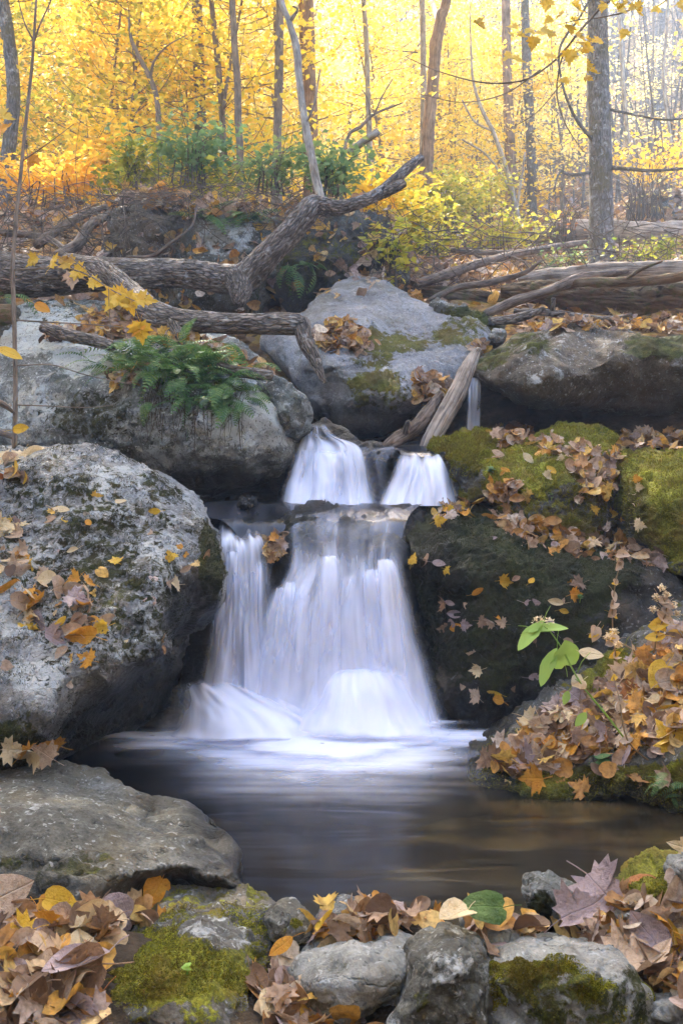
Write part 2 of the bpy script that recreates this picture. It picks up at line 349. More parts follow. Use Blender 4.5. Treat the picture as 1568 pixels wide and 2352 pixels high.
# ------------------------------------------------------------------ boulders
def disc_grid(n):
    a = np.linspace(-1, 1, n); X, Y = np.meshgrid(a, a, indexing='ij')
    return (X * np.sqrt(1 - Y * Y / 2)).ravel(), (Y * np.sqrt(1 - X * X / 2)).ravel()
def inside(px, py, poly):
    poly = np.asarray(poly, float); x0, y0 = poly[:, 0], poly[:, 1]; x1, y1 = np.roll(x0, -1), np.roll(y0, -1)
    r = np.zeros(len(px), bool)
    for a, b, c, d in zip(x0, y0, x1, y1):
        if b != d:
            r ^= ((b > py) != (d > py)) & (px < (c - a) * (py - b) / (d - b) + a)
    return r
def rock(name, label, outline, ctrl, back, mat, cen=None, n=90, rim=.15, rp=7, amp=.03, fs=3.0, ridge=.02, seed=0, masks=(), base=(0.3, .5, 0),
         mossup=None, wetz=None, cat='boulder', group=None, parts=True, sharp=None, reg=True):
    """outline: silhouette (px,py); ctrl: rows (px,py,Y) that give the front surface; back: how deep the rock goes behind its rim"""
    ol = np.asarray(outline, float)
    c = ol.mean(0) if cen is None else np.asarray(cen, float)
    d = ol - c; th = np.arctan2(d[:, 1], d[:, 0])
    # radius along a ray by intersecting the polygon
    ta = np.linspace(-math.pi, math.pi, 721); R = np.zeros(721)
    a, b = ol - c, np.roll(ol, -1, 0) - c
    for k, t in enumerate(ta):
        u = np.array([math.cos(t), math.sin(t)]); e = b - a
        den = u[0] * e[:, 1] - u[1] * e[:, 0]; den = np.where(abs(den) < 1e-9, 1e-9, den)
        tt = (a[:, 0] * e[:, 1] - a[:, 1] * e[:, 0]) / den; ss = (a[:, 0] * u[1] - a[:, 1] * u[0]) / den
        ok = (tt > 0) & (ss >= -1e-6) & (ss <= 1 + 1e-6)
        R[k] = tt[ok].max() if ok.any() else np.linalg.norm(a, axis=1).min()
    R = np.convolve(np.r_[R[-5:-1], R, R[1:5]], np.ones(9) / 9, 'valid')
    dx, dy = disc_grid(n); r = np.sqrt(dx * dx + dy * dy); t = np.arctan2(dy, dx)
    rad = np.interp(t, ta, R)
    px, py = c[0] + np.cos(t) * rad * r, c[1] + np.sin(t) * rad * r
    ct = np.asarray(ctrl, float)
    if ct.ndim == 1:                                  # (Yrim, bulge): plain dome
        Yf = ct[0] - ct[1] * np.sqrt(np.clip(1 - r ** 2.4, 0, 1)) ; Yr = Yf
    else:
        f = RBF(ct[:, :2], ct[:, 2], 300.0); Yr = f(np.stack([px, py], 1))
        Yf = Yr + rim * (1 - np.sqrt(np.clip(1 - r ** rp, 0, 1)))
    v1 = np.stack([(px - CX) * Yf / F, Yf, CAMZ + (HR - py) * Yf / F], 1)
    idx = np.arange(n * n).reshape(n, n)
    bd = np.zeros((n, n), bool); bd[0] = bd[-1] = bd[:, 0] = bd[:, -1] = True
    # back half: same rim, pulled away from the camera
    cw = v1[bd.ravel()].mean(0)
    bx, by = dx, dy
    Yrim_f = np.interp(t, *(lambda tb, yb: (np.r_[tb[-1:] - 2 * math.pi, tb, tb[:1] + 2 * math.pi], np.r_[yb[-1:], yb, yb[:1]]))(
        *(lambda o_: (t[bd.ravel()][o_], v1[bd.ravel()][o_, 1]))(np.argsort(t[bd.ravel()]))))
    xr = (c[0] + np.cos(t) * rad - CX) * Yrim_f / F; zr = CAMZ + (HR - c[1] - np.sin(t) * rad) * Yrim_f / F
    v2 = np.stack([cw[0] + (xr - cw[0]) * r, Yrim_f * r + cw[1] * (1 - r) + back * np.sqrt(np.clip(1 - r * r, 0, 1)), cw[2] + (zr - cw[2]) * r], 1)
    m2 = np.full(n * n, -1); inn = ~bd.ravel(); m2[~inn] = idx.ravel()[~inn]; m2[inn] = n * n + np.arange(inn.sum())
    V = np.vstack([v1, v2[inn]]); PX = np.r_[px, px[inn]]; PY = np.r_[py, py[inn]]
    a, b = np.meshgrid(np.arange(n - 1), np.arange(n - 1), indexing='ij'); a, b = a.ravel(), b.ravel()
    q1 = np.stack([idx[a, b], idx[a + 1, b], idx[a + 1, b + 1], idx[a, b + 1]], 1)
    q2 = m2[q1][:, ::-1]; Q = np.vstack([q1, q2])
    me = mesh_np('tmp', V, Q); N = np.empty(len(V) * 3, np.float32); me.vertices.foreach_get
    me.vertex_normals.foreach_get('vector', N); N = N.reshape(-1, 3).astype(float); bpy.data.meshes.remove(me)
    if N[:n * n][n * n // 2][1] > 0: Q = Q[:, ::-1]; N = -N
    so = seed * 3.71
    q = V * fs + so
    D = amp * fbm(q, 5, seed) + ridge * (0.5 - np.abs(fbm(q * 1.9 + 9, 4, seed + 3))) * 2
    stp = fbm(V * fs * .55 + 31 + so, 3, seed + 7); D = D - amp * .9 * sstep(.02, .10, stp)       # broken ledges
    V = V + N * D[:, None]
    # masks
    M = np.tile(np.array(base, float), (len(V), 1)); front = np.r_[np.ones(n * n), np.full(inn.sum(), .0)]
    V0 = V.copy()
    for mk in masks:
        k, mx, my, rx, ry, st = mk
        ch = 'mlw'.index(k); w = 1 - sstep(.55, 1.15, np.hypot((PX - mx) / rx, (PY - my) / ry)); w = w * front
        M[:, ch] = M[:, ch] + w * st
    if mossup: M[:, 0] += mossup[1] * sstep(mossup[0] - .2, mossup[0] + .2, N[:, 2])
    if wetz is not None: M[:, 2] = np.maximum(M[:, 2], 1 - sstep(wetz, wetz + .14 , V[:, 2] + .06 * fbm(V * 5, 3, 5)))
    # moss cushions stand proud of the stone
    mm = sstep(.45, .62, fbm(V * 11, 4, 4) * .32 + .5 + (M[:, 0] - .5) * .9)
    V = V + N * (mm * (.012 + .010 * fbm(V * 55, 2, 6)))[:, None] * (1 if V0[:, 1].min() < 7 else 1.5)
    org = np.array([V[:, 0].mean(), V[:, 1].mean(), V[:, 2].min()])
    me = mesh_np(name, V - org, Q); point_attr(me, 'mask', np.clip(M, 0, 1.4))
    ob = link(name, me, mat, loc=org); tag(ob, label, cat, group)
    if reg: solid(V, Q)
    ob['moss_n'] = 0; del ob['moss_n']
    ROCKS[label] = (ob, V, N, Q, M, org, front)
    return ob
ROCKS = {}
M_pale = rock_mat('pale lichen granite', (.055, .055, .05), (.20, .20, .193), (.36, .36, .35), patch=4.2, spots=.5, msc=24, moss=((.012, .012, .004), (.035, .036, .009), (.10, .10, .016)))
M_gray = rock_mat('grey granite', (.035, .035, .03), (.145, .147, .132), (.32, .325, .305), patch=6.5, spots=.65, msc=26, lich=(.52, .54, .50), tan=(.13, .14, .095), moss=((.012, .012, .005), (.04, .042, .014), (.10, .105, .03)))
M_olive = rock_mat('olive stained granite', (.03, .029, .022), (.105, .10, .08), (.22, .215, .19), patch=9, spots=.4, tan=(.13, .10, .05))
M_smooth = rock_mat('smooth bluish grey granite', (.10, .10, .10), (.23, .23, .235), (.35, .35, .355), patch=9, spots=.35, tan=(.16, .14, .09), moss=((.03, .03, .006), (.10, .095, .015), (.19, .18, .025)))
M_brown = rock_mat('brown stained rock', (.035, .028, .02), (.11, .09, .065), (.22, .19, .145), patch=6, spots=.3, tan=(.10, .065, .03))
M_moss = rock_mat('mossy rock', (.03, .028, .022), (.09, .085, .07), (.2, .2, .19), moss=((.035, .032, .004), (.16, .155, .014), (.38, .38, .03)), patch=9, spots=.2)
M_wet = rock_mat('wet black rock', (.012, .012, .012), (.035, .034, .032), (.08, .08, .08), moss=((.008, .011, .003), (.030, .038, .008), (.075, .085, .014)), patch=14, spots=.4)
M_stone = rock_mat('pale stream stone', (.10, .10, .09), (.24, .24, .215), (.36, .355, .33), patch=9, spots=.2)

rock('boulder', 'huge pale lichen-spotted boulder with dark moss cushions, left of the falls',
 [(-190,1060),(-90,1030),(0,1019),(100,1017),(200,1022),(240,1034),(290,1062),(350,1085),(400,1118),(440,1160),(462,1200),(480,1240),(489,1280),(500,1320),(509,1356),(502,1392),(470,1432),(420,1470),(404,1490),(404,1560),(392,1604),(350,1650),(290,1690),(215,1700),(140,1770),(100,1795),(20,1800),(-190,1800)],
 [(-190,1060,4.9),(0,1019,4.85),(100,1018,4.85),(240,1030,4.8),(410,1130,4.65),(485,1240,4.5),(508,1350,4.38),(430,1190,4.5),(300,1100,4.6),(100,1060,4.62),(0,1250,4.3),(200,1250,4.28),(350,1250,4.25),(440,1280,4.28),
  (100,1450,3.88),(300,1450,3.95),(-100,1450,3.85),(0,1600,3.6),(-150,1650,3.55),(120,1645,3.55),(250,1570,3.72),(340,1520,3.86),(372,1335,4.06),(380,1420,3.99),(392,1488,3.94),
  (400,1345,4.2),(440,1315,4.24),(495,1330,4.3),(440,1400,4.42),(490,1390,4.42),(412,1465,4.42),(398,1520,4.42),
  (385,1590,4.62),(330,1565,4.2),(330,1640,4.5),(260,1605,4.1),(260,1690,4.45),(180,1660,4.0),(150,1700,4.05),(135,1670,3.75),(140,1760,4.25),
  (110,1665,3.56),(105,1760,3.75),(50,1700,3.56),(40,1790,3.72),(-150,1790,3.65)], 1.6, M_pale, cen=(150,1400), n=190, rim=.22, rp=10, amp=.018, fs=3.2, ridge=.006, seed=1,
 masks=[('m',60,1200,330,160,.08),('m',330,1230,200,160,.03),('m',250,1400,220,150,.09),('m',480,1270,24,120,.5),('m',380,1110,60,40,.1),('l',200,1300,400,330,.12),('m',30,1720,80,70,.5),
        ('w',300,1640,120,90,1.0),('w',440,1400,70,90,.85),('w',370,1570,60,110,1.0),('w',220,1700,110,70,1.0),('w',80,1640,160,50,.3),('l',290,1510,30,22,.5),('l',90,1560,70,50,.35)], base=(.43, .5, 0), wetz=.10)  # third mask channel darkens the undercut and nose facets

rock('boulder', 'broad grey boulder topped with ferns and a leaf pile, under the bark log',
 [(-70,900),(-20,800),(5,770),(40,720),(75,690),(140,688),(260,690),(380,715),(470,745),(560,790),(630,850),(685,905),(706,950),(700,985),(684,1010),(676,1060),(655,1085),(610,1105),(530,1128),(450,1160),(380,1120),(300,1060),(150,1040),(30,1030),(-40,1010)],
 [(-70,900,6.0),(5,770,6.3),(75,690,6.9),(260,690,6.9),(470,745,6.6),(560,790,6.3),(100,790,6.1),(300,800,6.05),(450,810,6.0),(600,860,5.95),(690,920,5.95),(700,985,5.95),
  (60,870,5.75),(200,880,5.62),(330,880,5.55),(450,900,5.5),(560,890,5.55),(630,920,5.6),(60,980,5.72),(200,1000,5.55),(330,1010,5.5),(450,1000,5.42),(560,990,5.42),(640,980,5.5),(670,1040,5.55),(560,1060,5.42),(450,1070,5.48),(620,1085,5.6),(520,1115,5.65),(430,1130,5.7),(300,1050,5.6)],
 1.0, M_gray, cen=(330,900), n=150, rim=.25, rp=12, amp=.03, fs=2.6, ridge=.014, seed=2,
 masks=[('l',600,960,110,100,.35),('l',150,760,220,70,.35),('l',60,930,60,80,.35),('l',250,830,120,50,.25),('l',420,1000,200,60,.12),('m',200,950,120,70,.08),('w',500,1120,240,45,.9),('w',330,1070,160,40,.5),('m',150,720,120,40,.1),('m',300,960,260,90,.10)], base=(.36, .54, 0))
rock('boulder', 'olive shoulder of rock beside the fern boulder, touching the top of the falls',
 [(590,880),(640,870),(690,910),(708,950),(702,985),(682,1005),(640,1000),(600,950)], [5.85, .3], .4, M_gray, n=50, amp=.03, seed=3, base=(.15, .5, .1))

rock('boulder', 'large smooth grey sloping boulder with yellow moss, behind the upper falls',
 [(598,800),(600,770),(640,745),(700,712),(722,680),(750,660),(780,645),(815,637),(860,640),(905,652),(950,668),(985,690),(1005,700),(1060,722),(1110,752),(1128,785),(1105,812),(1075,840),(1040,890),(1000,935),(960,960),(935,985),(890,1012),(840,1025),(790,1010),(745,975),(715,960),(690,905),(640,850)],
 [(598,790,7.3),(700,712,7.7),(780,645,8.3),(860,640,8.35),(950,668,8.1),(1060,722,7.7),(1125,785,7.3),(1040,890,6.9),(935,985,6.75),(840,1022,6.75),(715,950,6.85),(640,850,7.1),
  (650,780,7.15),(720,800,6.9),(760,840,6.65),(830,870,6.55),(900,890,6.5),(950,920,6.55),(730,760,7.15),(850,740,7.35),(950,760,7.35),(880,820,6.9),(980,840,6.9),(1050,800,7.2),(1020,740,7.5),
  (800,920,6.6),(880,960,6.62),(760,900,6.72),(820,980,6.66)],
 1.5, M_smooth, n=140, rim=.2, rp=12, amp=.03, fs=2.2, ridge=.010, seed=4,
 masks=[('m',1060,760,75,50,.45),('m',900,770,110,60,.3),('m',830,855,120,40,.3),('m',880,800,120,45,.24),('m',870,905,100,60,.4),('m',790,940,60,60,.1),('m',1000,800,60,60,.15),('w',820,975,150,70,.6),('w',720,900,50,90,.4),('l',850,690,160,50,.08)], base=(.12, .36, 0))
rock('boulder', 'low mossy boulder tucked behind the smooth grey sloping boulder',
 [(985,700),(1005,684),(1050,688),(1110,715),(1150,745),(1165,772),(1150,790),(1100,790),(1030,740)], [8.0, .3], .5, M_olive, n=50, amp=.04, seed=5, masks=[('m',1080,740,90,50,.4)], base=(.3, .5, 0))
rock('boulder', 'dark overhanging slab boulder roofing the black hollow on the right',
 [(1085,850),(1092,828),(1130,798),(1180,770),(1230,756),(1300,747),(1400,752),(1500,766),(1600,772),(1720,790),(1740,960),(1600,960),(1560,955),(1450,956),(1380,950),(1290,938),(1210,918),(1150,885),(1100,868)],
 [(1085,850,6.4),(1130,798,6.9),(1230,756,7.4),(1400,752,7.5),(1600,772,7.4),(1720,790,7.4),(1140,830,6.4),(1220,800,6.3),(1290,780,6.5),(1400,785,6.4),(1500,800,6.35),(1600,805,6.35),
  (1200,860,6.05),(1260,860,6.0),(1300,850,6.1),(1350,830,6.25),(1420,805,6.3),(1360,880,6.25),(1450,870,6.45),(1550,860,6.5),(1650,860,6.5),(1230,905,6.05),(1300,930,6.3),(1400,945,6.7),(1550,950,6.8),(1720,950,6.8),(1130,865,6.3)],
 1.6, M_brown, n=130, rim=.2, rp=10, amp=.03, fs=2.4, ridge=.012, seed=6,
 masks=[('l',1290,770,180,30,.06),('m',1180,790,110,40,.25),('m',1120,830,60,30,.35),('m',1540,790,120,40,.5),('w',1450,935,320,30,.4),('l',1240,840,60,50,.1)], base=(.22, .42, 0), mossup=(.75, .12))
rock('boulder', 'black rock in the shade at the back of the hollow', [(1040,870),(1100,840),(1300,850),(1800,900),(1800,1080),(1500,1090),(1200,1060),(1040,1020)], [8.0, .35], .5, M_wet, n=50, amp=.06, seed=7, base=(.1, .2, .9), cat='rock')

rock('boulder', 'small mossy boulder at the right edge of the upper falls',
 [(972,1030),(1000,1010),(1040,998),(1090,990),(1125,1000),(1138,1025),(1140,1080),(1115,1140),(1080,1160),(1050,1150),(1040,1110),(1015,1060),(985,1040)],
 [(972,1030,5.85),(1090,990,6.0),(1138,1025,5.8),(1020,1030,5.6),(1080,1022,5.55),(1060,1060,5.38),(1110,1070,5.35),(1060,1130,5.3),(1110,1130,5.25),(1000,1035,5.7)],
 .6, M_moss, n=70, rim=.08, amp=.03, fs=4, seed=8, masks=[('m',1070,1010,80,30,.5),('w',1060,1110,60,70,.7)], base=(.42, .4, 0), mossup=(.6, .4), group=None)
rock('boulder', 'golden-mossed domed boulder with leaf heaps, below the dark overhang',
 [(1092,1085),(1100,1060),(1140,1035),(1180,1010),(1225,988),(1290,977),(1350,983),(1400,1000),(1428,1028),(1450,1060),(1460,1130),(1440,1200),(1380,1260),(1300,1250),(1200,1190),(1140,1165),(1105,1130)],
 [(1092,1085,5.35),(1180,1010,5.75),(1290,977,6.0),(1400,1000,5.9),(1450,1060,5.6),(1150,1060,5.35),(1250,1040,5.4),(1350,1040,5.45),(1130,1100,5.2),(1200,1110,5.1),(1300,1110,5.1),(1390,1110,5.2),(1200,1165,5.08),(1300,1180,5.1),(1380,1210,5.15),(1440,1190,5.25),(1140,1150,5.2)],
 .8, M_moss, n=110, rim=.1, amp=.035, fs=3.2, seed=9, masks=[('m',1300,1005,150,50,.5),('m',1180,1080,110,60,.35),('w',1330,1220,140,50,.4)], base=(.52, .35, 0), mossup=(.5, .35))
rock('boulder', 'bright green mossy boulder at the far right under the hollow',
 [(1425,1070),(1440,1045),(1500,1030),(1600,1030),(1720,1050),(1740,1320),(1640,1330),(1540,1320),(1480,1290),(1430,1230),(1420,1130)],
 [(1425,1070,5.4),(1500,1030,5.6),(1720,1050,5.6),(1470,1080,5.1),(1560,1090,5.0),(1680,1090,5.0),(1460,1160,4.95),(1560,1190,4.8),(1680,1190,4.8),(1500,1280,4.85),(1600,1300,4.75),(1700,1300,4.75),(1430,1200,5.05)],
 .8, M_moss, n=90, rim=.1, amp=.03, fs=3, seed=10, masks=[('m',1540,1110,140,110,.6),('m',1560,1220,100,70,.35),('w',1450,1190,50,100,.6)], base=(.5, .3, 0), mossup=(.45, .3))
rock('boulder', 'big wet black boulder speckled with fallen leaves, right of the lower falls',
 [(925,1230),(940,1205),(985,1178),(1040,1155),(1090,1143),(1150,1160),(1200,1185),(1290,1235),(1400,1262),(1520,1290),(1660,1310),(1720,1500),(1600,1620),(1400,1680),(1240,1700),(1100,1705),(1030,1690),(1000,1620),(975,1520),(955,1430),(940,1340)],
 [(925,1230,5.0),(985,1178,5.3),(1090,1143,5.35),(1200,1185,5.2),(1290,1235,5.12),(1400,1262,5.05),(1520,1290,4.95),(1700,1310,4.9),(960,1280,4.78),(1040,1200,5.05),(1050,1260,4.82),(1150,1230,4.95),(1150,1300,4.75),(1300,1300,4.8),(1450,1330,4.72),
  (960,1340,4.85),(1010,1350,4.86),(1050,1330,4.7),(1100,1400,4.66),(1300,1400,4.6),(1500,1420,4.58),(1000,1450,4.78),(1030,1550,4.68),(1150,1550,4.6),(1350,1550,4.55),(1080,1680,4.64),(1240,1690,4.62),(1400,1670,4.55),(1600,1600,4.5),(1010,1640,4.7)],
 1.2, M_wet, n=150, rim=.1, rp=12, amp=.03, fs=3, ridge=.015, seed=11, masks=[('m',1100,1230,190,90,.4),('m',1310,1310,170,80,.45),('m',1150,1400,300,220,.24),('w',1000,1380,90,200,.5),('w',1150,1640,250,70,.5)], base=(.40, .25, .35))
rock('bank_rock', 'mossy bank heaped with dead leaves on the right of the pool',
 [(1072,1790),(1100,1768),(1150,1725),(1230,1655),(1300,1620),(1350,1580),(1400,1540),(1480,1475),(1568,1410),(1760,1340),(1800,1900),(1620,1890),(1540,1866),(1430,1850),(1300,1842),(1200,1828),(1110,1808)],
 [(1072,1790,4.0),(1150,1725,4.15),(1300,1620,4.3),(1400,1540,4.4),(1568,1410,4.5),(1760,1340,4.5),(1180,1760,3.98),(1300,1690,4.05),(1420,1610,4.1),(1568,1530,4.1),(1700,1500,4.0),(1250,1790,3.86),(1400,1720,3.85),(1550,1680,3.75),(1700,1650,3.7),(1150,1800,3.93),(1300,1835,3.78),(1430,1845,3.72),(1420,1790,3.72),(1540,1800,3.6),(1560,1860,3.62),(1700,1800,3.5),(1760,1890,3.5)],
 .9, M_moss, n=120, rim=.06, rp=14, amp=.03, fs=3.5, seed=12, masks=[('m',1300,1800,250,40,.35),('m',1500,1810,120,60,.6),('m',1380,1560,160,60,.4),('w',1450,1860,250,25,.8),('l',1190,1790,50,20,.3)], base=(.42, .4, 0), wetz=.03)
rock('boulder', 'long low grey boulder with a dark undercut, in the near left of the pool',
 [(-160,1790),(-60,1776),(0,1778),(60,1785),(110,1792),(150,1800),(190,1820),(240,1850),(330,1893),(400,1915),(450,1928),(490,1945),(525,1972),(550,1995),(560,2020),(556,2050),(545,2085),(500,2098),(430,2105),(330,2122),(200,2150),(0,2160),(-160,2160)],
 [(-160,1790,3.55),(0,1778,3.55),(150,1800,3.45),(330,1893,3.25),(490,1945,3.12),(555,2010,2.98),(-100,1860,3.05),(0,1865,3.03),(110,1880,3.0),(200,1905,3.0),(300,1940,2.98),(380,1960,2.95),(470,1975,2.93),(530,2000,2.9),
  (-100,1950,2.84),(30,1960,2.83),(150,1990,2.79),(230,2010,2.75),(300,2015,2.76),(350,2000,2.84),(420,1990,2.86),(480,2010,2.84),(540,2030,2.86),(0,2100,2.75),(150,2100,2.7),(240,2070,2.74),(330,2045,2.95),(420,2040,3.02),(500,2060,2.95),(540,2085,2.92),(430,2100,3.02),(330,2120,2.9)],
 .5, M_olive, n=150, rim=.06, rp=18, amp=.012, fs=4.5, ridge=.006, seed=13, masks=[('l',60,1850,60,30,.1),('l',480,1960,70,20,.12),('m',250,1985,140,40,.2),('m',60,2000,180,60,.22),('m',170,1860,80,40,.12),('w',420,2060,140,50,.7),('w',100,2120,200,40,.3)], base=(.24, .38, 0), wetz=.02)
# rocks at the near edge
rock('rock', 'moss-covered rock among leaves at the near edge, left of the pale stone',
 [(130,2330),(190,2260),(240,2210),(290,2160),(330,2120),(380,2100),(430,2085),(480,2078),(560,2092),(610,2108),(640,2135),(640,2180),(600,2240),(570,2300),(560,2420),(350,2440),(200,2430),(140,2400)],
 [(190,2260,2.5),(330,2120,2.72),(480,2078,2.78),(610,2108,2.7),(640,2160,2.6),(300,2200,2.45),(390,2140,2.55),(480,2130,2.55),(570,2140,2.56),(370,2180,2.38),(480,2200,2.4),(570,2200,2.46),(250,2270,2.36),(350,2250,2.28),(450,2270,2.27),(540,2270,2.33),(200,2340,2.32),(350,2350,2.22),(480,2350,2.22),(560,2400,2.24),(300,2430,2.2)],
 .35, M_moss, n=110, rim=.05, rp=10, amp=.012, fs=7, ridge=.008, seed=14, masks=[('l',500,2150,120,55,.18),('m',500,2150,100,45,-.14),('m',330,2220,160,90,.4),('m',450,2250,130,60,.3),('l',300,2190,50,30,.25)], base=(.5, .42, 0), cat='rock')
rock('rock', 'rounded pale grey-green stone in the middle of the near edge',
 [(652,2245),(672,2205),(705,2172),(775,2146),(850,2138),(930,2140),(982,2162),(1002,2195),(990,2255),(945,2312),(860,2346),(765,2340),(695,2308)],
 [(652,2245,2.5),(705,2172,2.58),(850,2138,2.62),(982,2162,2.58),(1002,2195,2.52),(700,2215,2.42),(780,2190,2.44),(880,2175,2.46),(950,2190,2.42),(740,2260,2.32),(830,2250,2.29),(920,2250,2.34),(800,2310,2.32),(900,2310,2.38),(860,2346,2.42),(695,2308,2.44)], .2, M_stone, n=80, rim=.06, amp=.014, fs=6, ridge=.010, seed=15, masks=[('m',800,2250,60,40,.2)], base=(.2, .42, 0), cat='rock')
rock('rock', 'tall brownish-grey stone leaning against the pale stone at the near edge',
 [(850,2440),(880,2360),(905,2310),(935,2250),(950,2200),(975,2172),(1020,2163),(1065,2170),(1100,2195),(1125,2240),(1160,2320),(1175,2440)],
 [2.34, .16], .2, M_olive, n=80, amp=.012, fs=7, ridge=.010, seed=16, masks=[('m',960,2300,40,40,.3),('l',1020,2220,80,50,.06)], base=(.22, .5, 0), cat='rock')
rock('rock', 'rounded stone with patches of bright moss at the near right edge',
 [(1118,2250),(1150,2215),(1200,2200),(1300,2195),(1380,2215),(1440,2245),(1485,2275),(1500,2330),(1495,2440),(1180,2450),(1135,2340)],
 [2.32, .17], .22, M_stone, n=90, amp=.012, fs=6, ridge=.010, seed=17, masks=[('m',1230,2260,150,90,.40),('m',1410,2300,100,80,.36),('m',1270,2340,90,30,.2)], base=(.2, .42, 0), cat='rock')
small = [
 ('slate-grey angular stone wedged behind the mossy near right stone', [(1335,2215),(1342,2180),(1380,2165),(1425,2172),(1460,2200),(1462,2235),(1430,2262),(1370,2250)], 2.5, .1, M_gray, (.1, .4, .3)),
 ('angular rock with a yellow-green moss face standing out over the pool edge', [(1196,2075),(1205,2045),(1240,2033),(1300,2045),(1340,2062),(1350,2085),(1335,2108),(1270,2120),(1215,2105)], 2.74, .12, M_gray, (.42, .5, 0)),
 ('dark green mossy rock at the right end of the near edge', [(1400,2080),(1420,2045),(1460,2015),(1520,1992),(1600,1980),(1680,2000),(1700,2140),(1560,2150),(1450,2130)], 2.75, .2, M_moss, (.75, .3, 0)),
 ('small grey cobble resting on the dark green mossy rock', [(1540,2010),(1545,1985),(1575,1965),(1630,1970),(1640,2020),(1600,2045),(1555,2035)], 2.6, .06, M_stone, (.2, .4, 0)),
 ('little grey stone just below the dark green mossy rock', [(1420,2110),(1430,2092),(1460,2085),(1480,2098),(1478,2118),(1450,2128)], 2.55, .05, M_stone, (.2, .4, 0)),
 ('flat buff stone among leaves behind the tall brownish stone', [(1098,2170),(1105,2145),(1150,2133),(1200,2140),(1225,2160),(1215,2190),(1160,2205),(1110,2195)], 2.55, .08, M_stone, (.15, .35, 0)),
 ('white-flecked stone half hidden by the green leaf', [(1060,2110),(1075,2085),(1110,2078),(1140,2095),(1150,2120),(1120,2140),(1075,2140)], 2.62, .06, M_stone, (.1, .6, 0)),
 ('grey-topped cobble at the water behind the pale stone', [(715,2130),(730,2108),(780,2095),(850,2098),(900,2112),(905,2150),(850,2165),(760,2165)], 2.66, .1, M_gray, (.25, .55, 0)),
 ('small lichened rock beside the moss-covered near rock', [(610,2110),(640,2090),(670,2095),(700,2120),(710,2150),(670,2165),(625,2150)], 2.64, .08, M_olive, (.35, .55, 0)),
 ('pale cobble in the bottom left corner under brown leaves', [(-60,2280),(-20,2255),(30,2270),(60,2310),(55,2360),(0,2390),(-60,2390)], 2.3, .08, M_stone, (.1, .4, 0)),
 ('blue-grey slab under the heaped leaves at the near left', [(-40,2200),(20,2170),(100,2168),(180,2185),(260,2190),(250,2230),(160,2260),(40,2260),(-40,2250)], 2.5, .1, M_gray, (.3, .5, 0)),
 ('pale broken stone in the bottom right corner', [(1480,2330),(1510,2300),(1570,2290),(1640,2310),(1650,2440),(1500,2440)], 2.28, .08, M_stone, (.1, .4, 0)),
 ('grey stone sunk in leaves between the two mossy near stones', [(1200,2200),(1215,2172),(1260,2160),(1310,2168),(1330,2195),(1300,2225),(1230,2225)], 2.48, .06, M_gray, (.15, .4, .2)),
]
for k, (lab, ol, Y, bl, m, bs_) in enumerate(small):
    mk = [('m', 1240, 2085, 35, 35, .5)] if 'angular rock with' in lab else []
    rock('stone', lab, ol, [Y, bl], bl * 1.3, m, n=46, amp=.010, fs=9, ridge=.008, seed=30 + k, base=bs_, masks=mk, cat='stone')
# rocks in the stream
rock('ledge_rock', 'dark wet rock ledge under the lower falls',
 [(440,1240),(470,1180),(520,1165),(640,1160),(800,1158),(950,1160),(1000,1190),(1010,1300),(1030,1500),(1040,1720),(900,1740),(600,1740),(420,1720),(410,1500),(430,1350)],
 [(440,1240,5.2),(520,1165,5.5),(800,1158,5.5),(1000,1170,5.45),(520,1200,5.3),(640,1215,5.1),(700,1240,5.0),(660,1200,5.12),(800,1205,5.12),(940,1215,5.1),(560,1240,5.02),(640,1260,4.95),(800,1280,4.95),(930,1280,4.97),(500,1245,5.05),(520,1300,5.0),(620,1320,5.0),(640,1420,5.02),(720,1400,4.88),(850,1400,4.88),(940,1420,4.9),(500,1450,4.95),(700,1560,4.85),(820,1540,4.78),(950,1600,4.75),(500,1570,4.8),(430,1650,4.8),(650,1700,4.8),(850,1700,4.72),(1000,1700,4.75)],
 .6, M_wet, cen=(720,1400), n=100, rim=.05, rp=16, amp=.02, fs=4, ridge=.012, seed=50, masks=[('m',690,1215,50,60,.35),('m',800,1230,160,50,.1)], base=(.2, .25, .9), cat='rock', reg=True)
rock('step_rock', 'black wet rock step between the two upper cascades',
 [(620,1180),(640,1110),(690,1010),(720,975),(750,962),(790,985),(830,1018),(900,1022),(925,1048),(1000,1038),(1050,1060),(1060,1180),(900,1195),(700,1195)],
 [(620,1180,5.65),(690,1010,5.95),(750,962,6.2),(830,1018,5.85),(900,1024,5.8),(1040,1050,5.8),(740,1010,5.85),(700,1060,5.78),(800,1060,5.72),(870,1040,5.6),(870,1070,5.72),(870,1130,5.8),(960,1058,5.68),(980,1110,5.66),(760,1130,5.68),(1040,1150,5.6),(700,1170,5.65),(900,1180,5.65)],
 .7, M_wet, n=90, rim=.05, rp=14, amp=.02, fs=5, ridge=.010, seed=51, masks=[('l',780,985,40,30,.2)], base=(.15, .3, .85), cat='rock')
rock('stone', 'small black stone at the left end of the ledge pool', [(545,1160),(555,1143),(572,1138),(585,1148),(582,1166),(560,1170)], [5.35, .06], .1, M_wet, n=30, amp=.015, fs=10, seed=52, base=(.1, .4, .6), cat='stone')
